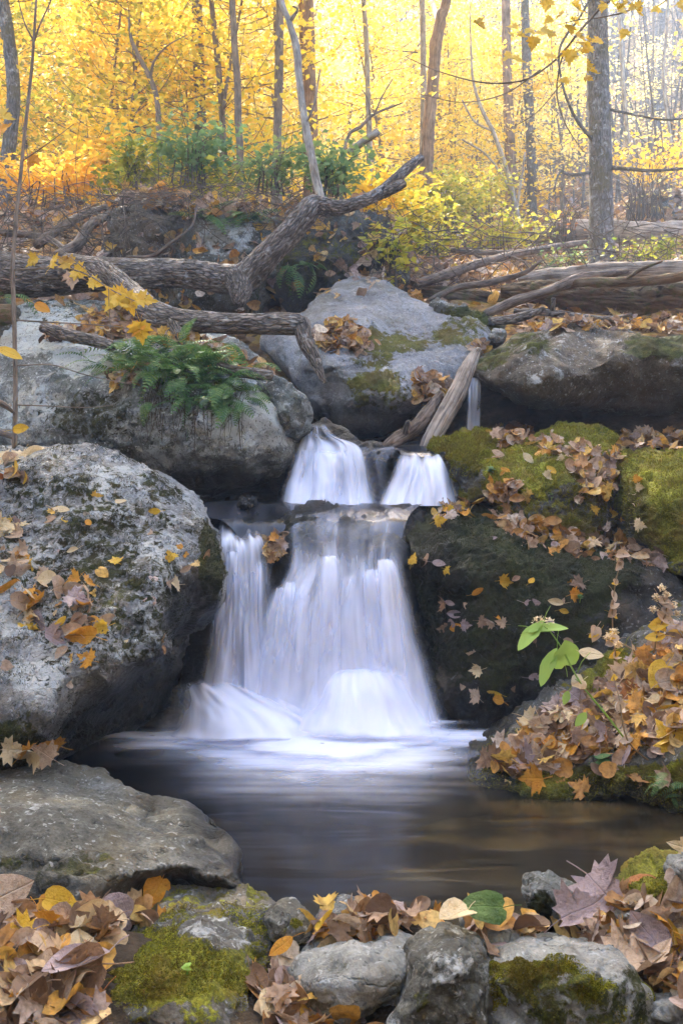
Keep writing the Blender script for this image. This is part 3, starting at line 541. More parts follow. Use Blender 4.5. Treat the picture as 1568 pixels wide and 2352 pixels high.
# the cliff behind the log
rock('boulder', 'brown rounded boulder under the root mat behind the log', [(225,540),(245,480),(290,450),(350,445),(420,460),(440,520),(430,590),(400,640),(280,640),(230,600)], [8.9, .5], .6, M_brown, n=80, amp=.05, fs=2.2, ridge=.03, seed=60, base=(.1, .42, 0))
rock('boulder', 'grey lichened boulder with fern in its crack behind the log', [(415,560),(435,490),(480,465),(540,470),(600,500),(650,560),(660,640),(600,730),(480,740),(380,720),(360,660),(400,610)], [8.8, .55], .6, M_olive, n=90, amp=.06, fs=2.0, ridge=.03, seed=61, masks=[('l',520,540,80,60,.3),('m',600,640,90,80,.2)], base=(.3, .45, 0))
rock('boulder', 'dark mossy rock face behind the forked dead limb', [(560,600),(600,520),(680,480),(780,470),(850,480),(905,530),(930,590),(945,650),(900,700),(780,720),(640,740),(560,720)], [9.3, .6], .6, M_moss, n=90, amp=.07, fs=2.0, ridge=.03, seed=62, masks=[('m',720,600,140,80,.1),('w',760,640,160,60,.4)], base=(.42, .3, .3))
rock('boulder', 'half-buried brown rock on the far left below the log', [(-120,720),(-60,690),(20,690),(60,720),(50,800),(0,840),(-100,840)], [6.8, .3], .5, M_brown, n=50, amp=.05, seed=63, base=(.2, .3, 0))
rock('boulder', 'pale weathered rock on the wooded slope left of the grey trunk', [(940,470),(965,440),(1010,425),(1050,450),(1060,500),(1020,530),(960,520)], [17, .5], .5, M_gray, n=40, amp=.08, fs=1.5, seed=64, base=(.3, .5, 0))
rock('boulder', 'grey boulder far right on the slope above the fallen trunks', [(1440,470),(1470,440),(1520,435),(1570,450),(1590,500),(1500,520),(1445,505)], [18, .6], .5, M_gray, n=40, amp=.08, fs=1.5, seed=65, base=(.3, .5, 0))
rock('stone', 'small round stone where the two leaning rocks meet', [(1122,772),(1128,760),(1145,756),(1160,764),(1160,778),(1140,784)], [7.3, .06], .1, M_stone, n=24, amp=.01, fs=8, seed=66, base=(.1, .4, 0), cat='stone')

# rocks just beyond the right and left edges
rock('boulder', 'grey mossy boulder beyond the right edge above the bank', [(1690,1380),(1780,1290),(1950,1260),(2100,1330),(2150,1560),(2050,1760),(1850,1800),(1720,1700)], [5.0, .5], .7, M_gray, n=70, amp=.05, seed=70, base=(.4, .45, 0), mossup=(.6, .25))
rock('boulder', 'broad rock beyond the right edge beside the bright mossy boulder', [(1700,1080),(1800,1010),(2000,1000),(2150,1080),(2150,1290),(1950,1360),(1750,1330)], [5.9, .5], .7, M_moss, n=70, amp=.05, seed=71, base=(.45, .4, 0), mossup=(.5, .25))
rock('boulder', 'low mossy rock beyond the right edge at the pool side', [(1690,1900),(1800,1840),(2000,1830),(2150,1900),(2150,2080),(1950,2120),(1750,2080)], [3.3, .3], .4, M_moss, n=60, amp=.04, seed=72, base=(.45, .4, 0), mossup=(.5, .25))
rock('boulder', 'grey boulder beyond the left edge behind the pale spotted boulder', [(-500,1000),(-350,860),(-150,850),(-80,950),(-100,1150),(-300,1250),(-480,1200)], [5.9, .5], .7, M_gray, n=60, amp=.05, seed=73, base=(.35, .5, 0))
# ------------------------------------------------------------------ water
s = NT('pool water'); o = s.obj()
wv = s.scale(o, (.9, 3.2, 1)); n1 = s.noise(wv, 2.0, 2, .5, .4)
n2 = s.noise(s.scale(o, (1.6, 4.0, 1)), 1.6, 2, .5, .3)
xx = s.sep(o)
bed = s.ramp(s.math('ADD', s.math('MULTIPLY', n1, .8), s.math('MULTIPLY', xx[0], .2)), [(.3, (.005, .005, .005)), (.5, (.012, .010, .006)), (.78, (.075, .052, .02))])
hh = s.math('ADD', s.math('MULTIPLY', n1, 1.0), s.math('MULTIPLY', n2, .35))
M_pool = s.done(s.pbsdf(bed, .2, s.bump(hh, .2, .03), .5, **{'IOR': 1.33}))
pl = [(-2.6, 2.2), (2.6, 2.2), (2.9, 4.4), (1.2, 5.1), (-.9, 5.1), (-2.6, 4.6)]
nx, ny = 60, 60; X, Y = np.meshgrid(np.linspace(-2.8, 2.8, nx), np.linspace(2.62, 5.1, ny), indexing='ij')
i, j = np.meshgrid(np.arange(nx - 1), np.arange(ny - 1), indexing='ij')
gridq = lambda a, b, n: np.stack([a * n + b, (a + 1) * n + b, (a + 1) * n + b + 1, a * n + b + 1], -1).reshape(-1, 4)
pv = np.stack([X.ravel(), Y.ravel(), np.zeros(nx * ny)], 1)
pool = link('pool', mesh_np('pool', pv, gridq(i, j, ny)), M_pool); tag(pool, 'dark brown plunge pool with soft ripples', kind='structure')

def silk(name, tint, k=1.7, sx=10, sy=.9, off=0.0, fade=4.0):
    s = NT(name); u = s.uv(); d = s.attr('thickness', 'Fac')
    a = s.noise(s.scale(u, (sx, sy, 1)), 1.0, 3, .55, .3); b = s.noise(s.scale(u, (sx * 3.5, sy * 1.1, 1)), 1.0, 2, .5); c = s.noise(s.scale(u, (sx * .45, sy * 3.2, 1)), 1.0, 2, .5)
    st = s.math('ADD', s.math('ADD', s.math('MULTIPLY', a, .46), s.math('MULTIPLY', b, .07)), s.math('MULTIPLY', c, .47))
    al = s.math('ADD', s.math('MULTIPLY', s.math('SUBTRACT', st, .5), k), s.math('ADD', d, off))
    al = s.math('MULTIPLY', s.ramp(al, [(0, 0), (.3, .16), (.6, .55), (1, .98)], 'B_SPLINE'), s.math('MULTIPLY', d, fade, True))
    df = s.n('ShaderNodeBsdfDiffuse'); s.put(df.inputs[0], tint)
    tl = s.n('ShaderNodeBsdfTranslucent'); s.put(tl.inputs[0], tint)
    m1 = s.n('ShaderNodeMixShader'); m1.inputs[0].default_value = .15; s.l(df.outputs[0], m1.inputs[1]); s.l(tl.outputs[0], m1.inputs[2])
    tp = s.n('ShaderNodeBsdfTransparent')
    m2 = s.n('ShaderNodeMixShader'); s.l(al, m2.inputs[0]); s.l(tp.outputs[0], m2.inputs[1]); s.l(m1.outputs[0], m2.inputs[2])
    return s.done(m2.outputs[0])
M_silk = silk('silky falling water', (.86, .88, 1.0), k=1.9, sx=8.5)  # bluish tint puts the sky's reflection into the water colour
M_soft = silk('bursting white water', (.86, .88, 1.0), k=1.3, sx=7)
M_foam = silk('churned foam', (.86, .88, 1.0), k=1.3, sx=2.2, sy=6, off=.1, fade=1.5)
def sheet(name, rows, mat, nu=60, nv=90, bulge=.05, edge=.12, rope=.02, seed=0, label=None, ru=7.0, top=0.06, bottom=0.0, parent=None, onset=.12):
    """rows: (py, pxleft, pxright, Yleft, Yright, density)"""
    R = catmull(np.array(rows, float), nv)
    u = np.linspace(0, 1, nu); t = np.linspace(0, 1, nv)
    U, T = np.meshgrid(u, t)
    px = R[:, 1:2] * (1 - U) + R[:, 2:3] * U; Y = R[:, 3:4] * (1 - U) + R[:, 4:5] * U
    Y = Y - bulge * (1 - (2 * U - 1) ** 2)
    wid = (rows[-1][2] - rows[-1][1]) * rows[-1][3] / F
    q = np.stack([U.ravel() * ru, T.ravel() * 1.3, np.full(U.size, seed * 2.3)], 1)
    Y = Y - rope * fbm(q, 3, seed).reshape(U.shape)
    px = px + 5 * fbm(q * .7 + 5, 2, seed + 2).reshape(U.shape)
    py = np.repeat(R[:, 0:1], nu, 1) + 6 * fbm(q * np.array([.8, .2, 1]), 2, seed + 4).reshape(U.shape) * sstep(0, .15, T) * (1 - T)
    v = np.stack([(px - CX) * Y / F, Y, CAMZ + (HR - py) * Y / F], -1).reshape(-1, 3)
    V3 = v.reshape(nv, nu, 3); ln = np.r_[0, np.cumsum(np.linalg.norm(np.diff(V3[:, nu // 2], axis=0), axis=1))]
    uv = np.stack([(U * wid).ravel() + seed, np.repeat(ln[:, None], nu, 1).ravel()], 1)
    jag = .5 + .5 * noise(np.stack([U.ravel() * 9, T.ravel() * 2, U.ravel() * 0 + seed], 1), seed).reshape(U.shape)
    e = sstep(0, edge, U) * sstep(0, edge, 1 - U)
    Tj = T + onset * (fbm(np.stack([U.ravel() * ru * 1.3, T.ravel() * .6, np.full(U.size, seed + .5)], 1), 3, seed + 6).reshape(U.shape) - .1)
    d = np.interp(Tj, t, R[:, 5]) * e * sstep(0, top, T + .0 * jag) * (1 if not bottom else sstep(0, bottom * (.6 + .8 * jag), 1 - T))
    a, b = np.meshgrid(np.arange(nv - 1), np.arange(nu - 1), indexing='ij')
    me = mesh_np(name, v, gridq(a, b, nu), uv=uv); float_attr(me, 'thickness', d.ravel())
    o = link(name, me, mat, parent, loc=-parent.location)
    if label: tag(o, label, kind='structure')
    return o
w1 = tag(empty('waterfall', (0, 4.8, 0), 'white silky lower cascade pouring over the dark ledge into the pool', 'waterfall'), kind='structure')
del w1['category']
main = [(1168, 640, 955, 5.35, 5.35, .14), (1215, 648, 945, 5.05, 5.05, .24), (1250, 650, 938, 4.95, 4.95, .30), (1310, 650, 935, 4.87, 4.87, .55), (1400, 595, 962, 4.82, 4.82, .74), (1500, 565, 992, 4.79, 4.77, .84), (1600, 545, 1022, 4.74, 4.7, 1.0), (1705, 520, 1050, 4.62, 4.6, 1.15)]
sheet('falling_water', main, M_silk, bulge=.07, rope=.04, seed=1, parent=w1, nu=90, bottom=.05)
sheet('falling_water', [(r[0], r[1] + 18, r[2] - 14, r[3] - .035, r[4] - .035, r[5] * .75) for r in main[2:]], M_silk, bulge=.08, rope=.05, seed=2, parent=w1, top=.25, nu=90)
left = [(1190, 488, 600, 5.3, 5.3, .2), (1228, 486, 612, 5.1, 5.1, .35), (1243, 486, 622, 5.0, 5.0, .75), (1275, 488, 630, 4.96, 4.96, .5), (1350, 484, 636, 4.93, 4.93, .45), (1450, 466, 650, 4.9, 4.9, .6), (1560, 448, 670, 4.84, 4.84, .85), (1640, 425, 690, 4.74, 4.74, .95)]
sheet('falling_water', left, M_silk, bulge=.05, rope=.03, seed=3, parent=w1, edge=.2)
sheet('falling_water', [(r[0], r[1] + 10, r[2] - 22, r[3] - .04, r[4] - .04, r[5] * .8) for r in left[3:]], M_silk, bulge=.06, rope=.04, seed=4, parent=w1, edge=.25, top=.2)
rb = [(1520, 755, 905, 4.74, 4.74, .25), (1545, 700, 965, 4.66, 4.66, .7), (1600, 668, 1010, 4.58, 4.58, .9), (1650, 640, 1045, 4.53, 4.53, 1.0), (1705, 610, 1090, 4.46, 4.46, 1.1)]
sheet('bursting_water', rb, M_soft, bulge=.12, rope=.03, seed=5, parent=w1, edge=.45, bottom=.12, top=.35)
lb = [(1550, 395, 530, 4.74, 4.74, .3), (1580, 365, 620, 4.68, 4.68, .8), (1625, 335, 740, 4.6, 4.6, .95), (1665, 300, 830, 4.53, 4.53, 1.05), (1705, 255, 900, 4.46, 4.46, 1.1)]
sheet('bursting_water', lb, M_soft, bulge=.10, rope=.03, seed=6, parent=w1, edge=.45, bottom=.12, top=.3)
w2 = tag(empty('waterfall', (.1, 5.6, 1), 'white upper cascade split by a black rock step', 'waterfall'), kind='structure'); del w2['category']
ul = [(972, 706, 745, 6.1, 6.1, .35), (1000, 690, 775, 5.9, 5.9, .4), (1022, 674, 830, 5.8, 5.8, .75), (1060, 660, 850, 5.68, 5.68, .62), (1110, 645, 862, 5.6, 5.6, .7), (1160, 632, 872, 5.5, 5.5, .85)]
sheet('falling_water', ul, M_silk, bulge=.05, rope=.05, seed=7, parent=w2, edge=.14, nu=70)
sheet('falling_water', [(r[0], r[1] + 8, r[2] - 20, r[3] - .03, r[4] - .03, r[5] * .7) for r in ul[2:]], M_silk, bulge=.06, rope=.05, seed=8, parent=w2, edge=.2, top=.2)
ur = [(1040, 918, 1012, 5.68, 5.7, .3), (1062, 908, 1026, 5.58, 5.58, .75), (1100, 888, 1044, 5.52, 5.5, .85), (1162, 852, 1066, 5.42, 5.4, 1.0)]
sheet('falling_water', ur, M_silk, bulge=.06, rope=.04, seed=9, parent=w2, edge=.18, top=.15)
sheet('falling_water', [(1025, 810, 925, 5.7, 5.7, .25), (1060, 815, 900, 5.62, 5.62, .22), (1160, 840, 905, 5.52, 5.52, .2)], M_silk, bulge=.03, rope=.03, seed=10, parent=w2, edge=.2)
w3 = tag(empty('waterfall', (.9, 6.6, 1.4), 'thin blue-white rill behind the leaning driftwood', 'waterfall'), kind='structure'); del w3['category']
sheet('falling_water', [(865, 1078, 1108, 6.75, 6.75, .5), (900, 1070, 1112, 6.62, 6.62, .6), (1000, 1062, 1110, 6.55, 6.55, .6)], M_silk, nu=24, bulge=.03, rope=.02, seed=11, parent=w3, edge=.25)
# sheets of clear water lying on the ledges
s = NT('shallow running water'); o = s.obj()
nn = s.noise(s.scale(o, (5, 1.6, 1)), 2.5, 4, .6, .5)
M_run = s.done(s.pbsdf(s.ramp(nn, [(.35, (.01, .011, .013)), (.7, (.06, .06, .07))]), .22, s.bump(nn, .5, .02), .6, IOR=1.33))
def flat(name, label, rows, mat, nu=30, nv=24, wob=.01):
    R = catmull(np.array(rows, float), nv); u = np.linspace(0, 1, nu)      # (Y, z, xleft, xright)
    U = np.repeat(u[None], nv, 0)
    x = R[:, 2:3] * (1 - U) + R[:, 3:4] * U
    v = np.stack([x, np.repeat(R[:, 0:1], nu, 1), np.repeat(R[:, 1:2], nu, 1)], -1).reshape(-1, 3)
    v[:, 2] += wob * fbm(v * np.array([7, 3, 3]), 3, 4)
    a, b = np.meshgrid(np.arange(nv - 1), np.arange(nu - 1), indexing='ij')
    o = link(name, mesh_np(name, v, gridq(a, b, nu)), mat); tag(o, label, kind='structure'); return o
flat('ledge_water', 'clear shallow water sliding over the middle ledge', [(5.75, 1.05, -.75, .60), (5.5, 1.05, -.75, .50), (5.35, 1.03, -.74, .42), (5.22, .995, -.72, .36), (5.12, .96, -.6, .33), (5.04, .87, -.5, .3)], M_run)
flat('step_water', 'smooth grey water running up to the lip of the upper falls', [(6.6, 1.4, .15, .8), (6.1, 1.37, .2, .66), (5.8, 1.34, .32, .58), (5.68, 1.31, .34, .55)], M_run)
# foam spreading over the pool
def foam(name, label, cx, cy, rx, ry, d0, z, seed, hg=.03):
    nr, na = 26, 72
    R, A = np.meshgrid(np.linspace(.02, 1, nr), np.linspace(0, 2 * math.pi, na), indexing='ij')
    wob = 1 + .22 * fbm(np.stack([np.cos(A).ravel() * 1.6, np.sin(A).ravel() * 1.6, A.ravel() * 0 + seed], 1), 3, seed).reshape(A.shape)
    x = cx + rx * R * wob * np.cos(A); y = cy + ry * R * wob * np.sin(A); zz = z + hg * (1 - R ** 2) * np.maximum(0, 1 + fbm(np.stack([x.ravel() * 5, y.ravel() * 5, x.ravel() * 0], 1), 2, seed).reshape(A.shape))
    v = np.stack([x, y, zz], -1).reshape(-1, 3); a, b = np.meshgrid(np.arange(nr - 1), np.arange(na - 1), indexing='ij')
    me = mesh_np(name, v, gridq(a, b, na), uv=v[:, :2]); float_attr(me, 'thickness', (d0 * (1 - sstep(.1, 1, R))).ravel())
    o = link(name, me, M_foam); return o
fo = tag(empty('foam', (0, 4.5, 0), 'white foam spreading on the pool below the lower falls', 'foam'), kind='structure'); del fo['category']
_r = np.random.default_rng(4)
for k in range(9):
    x0 = 650 + k * 31 + _r.normal() * 8; w0 = _r.uniform(38, 70); f = (x0 - 790) / 150; ys = _r.uniform(1255, 1345); yo = .02 + .05 * _r.uniform()
    sheet('falling_water', [(ys, x0 - w0 * .4, x0 + w0 * .4, 4.86 - yo, 4.86 - yo, .5), (ys + 40, x0 - w0 * .55 + f * 8, x0 + w0 * .55 + f * 8, 4.80 - yo, 4.80 - yo, .75), (1450, x0 - w0 * .7 + f * 22, x0 + w0 * .7 + f * 22, 4.75 - yo, 4.75 - yo, .5), (1640, x0 - w0 + f * 45, x0 + w0 + f * 45, 4.68 - yo, 4.66 - yo, .45)], M_silk, nu=20, nv=60, bulge=.03, rope=.03, seed=60 + k, parent=w1, edge=.35, top=.12, bottom=.3, onset=.05)
for k in range(4):
    x0 = 505 + k * 30; w0 = _r.uniform(30, 50); ys = _r.uniform(1240, 1330)
    sheet('falling_water', [(ys, x0 - w0 * .4, x0 + w0 * .4, 4.93, 4.93, .6), (ys + 50, x0 - w0 * .5, x0 + w0 * .5, 4.88, 4.88, .6), (1450, x0 - w0 * .7, x0 + w0 * .6, 4.84, 4.84, .5), (1600, x0 - w0 - 12, x0 + w0 * .9, 4.78, 4.78, .5)], M_silk, nu=16, nv=50, bulge=.02, rope=.02, seed=80 + k, parent=w1, edge=.35, top=.1, bottom=.3, onset=.05)
sheet('mist_veil', [(1400, 500, 940, 4.90, 4.90, .15), (1480, 480, 960, 4.86, 4.86, .35), (1600, 430, 990, 4.78, 4.74, .6), (1705, 380, 1020, 4.66, 4.64, .8)], M_soft, bulge=.04, rope=.03, seed=15, parent=w1, edge=.3, top=.3, nu=80)
for k, (a, b, rx, ry, d0, hg) in enumerate([(680, 1722, .66, .34, 1.5, .012), (800, 1728, .60, .32, 1.5, .012), (500, 1712, .66, .20, 1.15, .008), (980, 1706, .62, .24, 1.1, .006), (770, 1755, .74, .34, .9, .006), (640, 1745, .85, .34, .6, .005), (580, 1712, .5, .2, 1.3, .012), (890, 1712, .48, .24, 1.35, .01), (1090, 1710, .62, .18, .75, .003), (350, 1712, .6, .16, .6, .003), (740, 1735, .5, .3, 1.4, .012), (740, 1800, .8, .5, .42, .002), (700, 1690, .6, .2, 1.3, .02), (880, 1690, .5, .18, 1.2, .015)]):
    w = W(a, b, .0); o = foam('foam_patch', None, w[0], w[1], rx, ry, d0, .006 + .004 * k, 20 + k, hg); o.parent = fo; o.location = -fo.location
# ------------------------------------------------------------------ logs and fallen limbs
M_log = bark_mat('furrowed log bark', (.10, .077, .06), (.38, .325, .27), lich=(.48, .47, .44), su=52, sv=13, bs=.9, bd=.022, crack=.62, lichf=(.58, .68))
M_rot = bark_mat('rotting wood', (.03, .018, .01), (.22, .16, .095), lich=(.085, .085, .02), su=32, sv=3.0, bs=1.0, bd=.04, warm=(.16, .08, .03), lichf=(.53, .6))
M_drift = bark_mat('weathered driftwood', (.10, .075, .055), (.42, .35, .28), su=55, sv=3, bs=.8)
M_stick = bark_mat('brown fallen stick', (.05, .035, .025), (.23, .18, .14), su=70, sv=10, bs=.6)
M_gbark = bark_mat('grey tree bark', (.09, .085, .082), (.28, .27, .265), lich=(.36, .36, .37), su=42, sv=10, bs=.8, crack=.5, warm=(.12, .10, .05))
M_dbark = bark_mat('dark slender bark', (.10, .08, .062), (.28, .22, .165), su=60, sv=9, bs=.6)
M_bbark = bark_mat('warm brown bark', (.10, .065, .04), (.34, .23, .15), su=40, sv=4, bs=.8)
M_pbark = bark_mat('pale bark', (.16, .13, .10), (.45, .40, .33), su=50, sv=8, bs=.5)
M_twig = bark_mat('grey twigs', (.05, .04, .03), (.19, .155, .125), su=90, sv=10, bs=.3)

def limb(name, label, cat, rows, mat, n=14, step=.05, rough=.10, furrow=0.0, seed=0, extra=(), group=None, reg=False, fs=9.0):
    b = Bag(); rows_ = [rows] + list(extra)
    for k, rw in enumerate(rows_):
        p = PT(rw); v, q, t, uv = tube(p, n if k == 0 else max(5, n // 2), step, rough, seed + k, furrow if k == 0 else furrow * .7, fs=fs)
        b.add(v, q, t, uv)
        if reg: solid(v, q, t)
    v = b.arr()[0]; org = np.array([v[:, 0].mean(), v[:, 1].mean(), v[:, 2].min()])
    return tag(link(name, b.mesh(name, org), mat, loc=org), label, cat, group)
limb('fallen_log', 'massive bark-covered log bending upward into a broken limb, lying across the boulders', 'log',
 [(-160,612,6.9,53),(-40,622,6.95,52),(60,634,7.0,48),(140,634,7.02,43),(230,630,7.1,39),(340,628,7.2,36),(440,630,7.25,34),(510,640,7.25,34),(556,640,7.22,36),(590,612,7.2,33),(625,575,7.2,30),(665,535,7.22,29),(697,498,7.25,28),(722,472,7.3,25),(770,478,7.4,18),(830,463,7.55,15),(880,438,7.7,15),(915,405,7.8,13),(940,382,7.9,12),(966,362,8.0,9)],
 M_log, n=72, step=.022, rough=.07, furrow=.13, seed=3, extra=[[(545,635,7.2,36),(552,668,7.15,28),(548,700,7.1,12)], [(880,445,7.68,11),(912,428,7.6,12),(930,420,7.58,9)]], fs=11)
limb('dead_sapling', 'slender grey dead stem standing up from the fork of the massive log', 'stem',
 [(738,462,7.3,9),(728,420,7.32,10),(716,360,7.35,10),(702,290,7.4,9),(690,210,7.45,8),(680,110,7.5,9),(664,50,7.5,7),(648,10,7.5,7),(635,-60,7.5,6)], M_pbark, n=14, step=.04, rough=.14, seed=8, extra=[[(664,50,7.5,6),(684,22,7.45,3),(672,14,7.4,2)], [(700,285,7.4,4),(720,245,7.35,2.5),(735,160,7.3,2)]])
limb('fallen_limb', 'crooked bark limb dropping from the massive log across the fern boulder to a stub', 'log',
 [(150,612,6.85,30),(225,622,6.75,30),(270,650,6.6,30),(312,690,6.45,32),(352,722,6.3,34),(410,738,6.2,30),(480,742,6.15,26),(570,743,6.1,25),(650,744,6.05,25),(690,746,6.05,25),(700,742,6.05,23)],
 M_log, n=56, step=.022, rough=.09, furrow=.13, seed=12, extra=[[(690,738,6.05,22),(700,780,6.0,19),(718,815,5.98,16),(732,850,5.96,11),(745,880,5.95,5)], [(400,740,6.18,22),(415,775,6.12,14),(420,795,6.1,5)]])
limb('dead_snag', 'short pale snag end poking from the shrubs above the log', 'snag', [(800,350,9.5,8),(830,328,9.4,9),(868,302,9.3,9)], M_pbark, n=10)
limb('fallen_limb', 'lichened short stick resting on the fern boulder beside the leaf pile', 'stick', [(98,752,6.0,13),(150,768,5.95,14),(230,785,5.85,14),(262,795,5.8,12)], M_log, n=20, step=.03, furrow=.1, seed=20)
limb('fallen_limb', 'grey broken stick resting right of the ferns on the broad boulder', 'stick', [(500,838,5.6,9),(540,852,5.58,13),(580,858,5.56,14),(625,862,5.55,12)], M_log, n=18, step=.03, furrow=.12, seed=21)
limb('driftwood', 'pale barkless driftwood pole leaning down to the upper falls', 'driftwood',
 [(970,1055,5.95,20),(995,1005,6.0,22),(1022,955,6.1,23),(1050,900,6.25,22),(1072,850,6.4,18),(1090,815,6.5,12),(1100,800,6.5,8)], M_drift, n=26, step=.03, rough=.16, furrow=.10, seed=22)
limb('driftwood', 'dark peeling stick beside the pale driftwood pole', 'driftwood',
 [(885,1032,5.9,14),(915,1008,5.95,18),(950,985,6.0,17),(985,945,6.1,15),(1010,905,6.2,9)], M_stick, n=18, step=.03, rough=.2, furrow=.12, seed=23, extra=[[(930,1000,5.95,10),(938,968,5.9,6)]])
limb('fallen_log', 'thick grey fallen trunk behind the grey tree on the slope', 'log', [(1230,538,15.5,20),(1300,532,15.3,24),(1400,533,15.2,26),(1500,538,15,30),(1650,548,15,32),(1950,560,15,30)], M_drift, n=30, step=.08, rough=.14, furrow=.14, seed=24)
limb('fallen_log', 'rotten orange-brown trunk, hollow and mossy, lying right of the smooth boulder', 'log',
 [(1150,668,8.8,14),(1230,672,8.75,26),(1330,682,8.7,36),(1450,690,8.6,40),(1568,688,8.5,40),(1700,684,8.5,42),(1980,690,8.5,38)], M_rot, n=56, step=.03, rough=.26, furrow=.34, seed=25)
limb('fallen_log', 'long low rotten log with tawny flank behind the smooth boulder', 'log', [(960,672,9.6,16),(1060,682,9.5,20),(1160,695,9.4,20),(1260,705,9.3,16)], M_rot, n=36, step=.03, rough=.24, furrow=.3, seed=26)
limb('fallen_log', 'moss-topped pale log above the rotten orange-brown trunk', 'log', [(1190,640,9.6,12),(1290,632,9.5,20),(1400,622,9.4,22),(1500,620,9.3,22),(1680,622,9.2,24),(1980,640,9.1,22)], M_drift, n=24, step=.06, rough=.14, furrow=.15, seed=27)
limb('fallen_limb', 'long bare brown limb slanting up to the base of the grey tree', 'branch', [(948,655,9.2,11),(1020,632,9.6,12),(1100,605,10.2,10),(1180,585,11,9),(1270,568,12,8),(1345,556,13,6)], M_stick, n=12, rough=.08, seed=28, extra=[[(1120,602,10.3,5),(1090,585,10.3,3),(1060,560,10.3,2)], [(1165,588,10.8,3),(1200,600,10.6,2),(1230,640,10.4,1.5)]])
limb('fallen_limb', 'crooked branch leaning over the rotten orange-brown trunk', 'branch', [(1115,722,8.1,10),(1180,692,8.2,12),(1260,668,8.2,11),(1330,640,8.3,12),(1400,628,8.4,9),(1440,622,8.5,5)], M_stick, n=12, rough=.14, seed=29)
limb('fallen_limb', 'grey forked stick on the rock below the rotten trunk', 'branch', [(1122,738,7.7,10),(1170,734,7.65,11),(1215,722,7.6,10),(1250,708,7.6,5)], M_log, n=12, rough=.12, seed=30, extra=[[(1180,715,7.9,8),(1260,718,7.8,9),(1340,728,7.7,8),(1400,732,7.6,7),(1450,722,7.6,4)], [(1268,712,7.7,6),(1270,685,7.65,5)]])
limb('fallen_limb', 'dark broken branch lying on the long low rotten log', 'branch', [(985,690,9.0,6),(1050,660,9.0,8),(1120,650,9.0,8),(1200,628,9.0,6),(1240,600,9.0,3)], M_stick, n=10, rough=.16, seed=37)
limb('fallen_limb', 'mossy splintered branch lying along the rotten orange-brown trunk', 'branch', [(1240,668,8.3,9),(1330,650,8.25,11),(1430,648,8.2,12),(1540,640,8.2,11),(1660,620,8.2,9)], M_rot, n=18, step=.04, rough=.22, furrow=.25, seed=38, extra=[[(1430,648,8.2,6),(1470,620,8.1,4),(1520,600,8.0,2)]])
limb('fallen_limb', 'thin bare branch lying in leaves on the slope right of the shrubs', 'branch', [(950,572,12,5),(1040,575,12,6),(1100,580,12,7),(1170,578,12,4)], M_stick, n=8, seed=31)
limb('fallen_limb', 'grey curved branch reaching up to the brush behind the log', 'branch', [(130,590,8.0,14),(180,560,8.2,13),(205,520,8.5,12),(260,490,9.2,9),(320,470,9.8,5)], M_stick, n=12, rough=.1, seed=32)
limb('fallen_limb', 'straight grey branch at the far left behind the log', 'branch', [(85,562,8.2,12),(130,530,8.5,11),(190,495,8.9,9),(280,462,9.3,5)], M_stick, n=10, rough=.1, seed=33, extra=[[(-60,528,8.4,8),(40,536,8.4,9),(110,548,8.3,8),(160,580,8.2,6)]])
limb('fallen_limb', 'dark twig branch lying in front of the brown rounded boulder', 'branch', [(290,590,8.2,3),(350,588,8.15,5),(390,560,8.1,4),(440,520,8.1,3),(452,470,8.2,2)], M_stick, n=7, seed=34)
limb('fallen_limb', 'brown peeling limb end lying at the far left edge under the log', 'log', [(-120,720,6.2,30),(-40,725,6.2,28),(30,722,6.2,24)], M_rot, n=20, rough=.15, furrow=.15, seed=35)
limb('fallen_limb', 'brown sticks at the far left in the dark gap between the boulders', 'branch', [(-60,985,5.2,8),(-10,992,5.2,8),(40,1005,5.2,6)], M_stick, n=8, seed=36)

# ------------------------------------------------------------------ leaf clouds
def leaf_quads(c, size, rng, up=.5, fold=.25, asp=.36):
    n = len(c); nrm = rng.normal(size=(n, 3)); nrm[:, 2] = np.abs(nrm[:, 2]) + up * 2; nrm /= np.linalg.norm(nrm, axis=1)[:, None]
    t = rng.normal(size=(n, 3)); t -= nrm * (t * nrm).sum(1)[:, None]; t /= np.linalg.norm(t, axis=1)[:, None]
    b = np.cross(nrm, t); s = size * rng.uniform(.6, 1.25, n); s = s[:, None]
    v = np.stack([c - t * s * .5, c + b * s * asp - t * s * .08 + nrm * s * fold * .3, c + t * s * .55 - nrm * s * .1, c - b * s * asp - t * s * .08 + nrm * s * fold * .3], 1).reshape(-1, 3)
    q = np.arange(4 * n).reshape(n, 4)
    return v, q
def crown_mat(name, cols, tr=.5, dark=1.0):
    s = NT(name); r = s.n('ShaderNodeNewGeometry').outputs['Random Per Island']; o = s.n('ShaderNodeObjectInfo').outputs['Random']
    k = s.math('ADD', s.math('MULTIPLY', r, .62), s.math('MULTIPLY', o, .38))
    st = [(i / (len(cols) - 1) * .9 + .05, c) for i, c in enumerate(cols)]
    return s.done(s.leafy(s.ramp(k, st), tr, rough=.55, spec=.3))
M_yel = crown_mat('yellow maple leaves', [(.70, .63, .09), (.87, .70, .09), (.90, .65, .07), (.90, .60, .06), (.88, .53, .05)], tr=.58)
M_ora = crown_mat('golden orange leaves', [(.88, .68, .09), (.88, .60, .07), (.86, .52, .05), (.78, .40, .04)], tr=.58)
M_ygr = crown_mat('yellow-green leaves', [(.16, .22, .03), (.34, .36, .04), (.56, .50, .06), (.70, .52, .06)])
M_grn = crown_mat('green shrub leaves', [(.14, .24, .10), (.19, .30, .12), (.26, .36, .13), (.55, .50, .10)])
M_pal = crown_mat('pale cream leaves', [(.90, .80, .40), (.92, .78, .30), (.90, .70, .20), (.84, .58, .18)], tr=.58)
M_rus = crown_mat('rusty withered leaves', [(.42, .16, .03), (.36, .12, .03), (.5, .22, .05)])

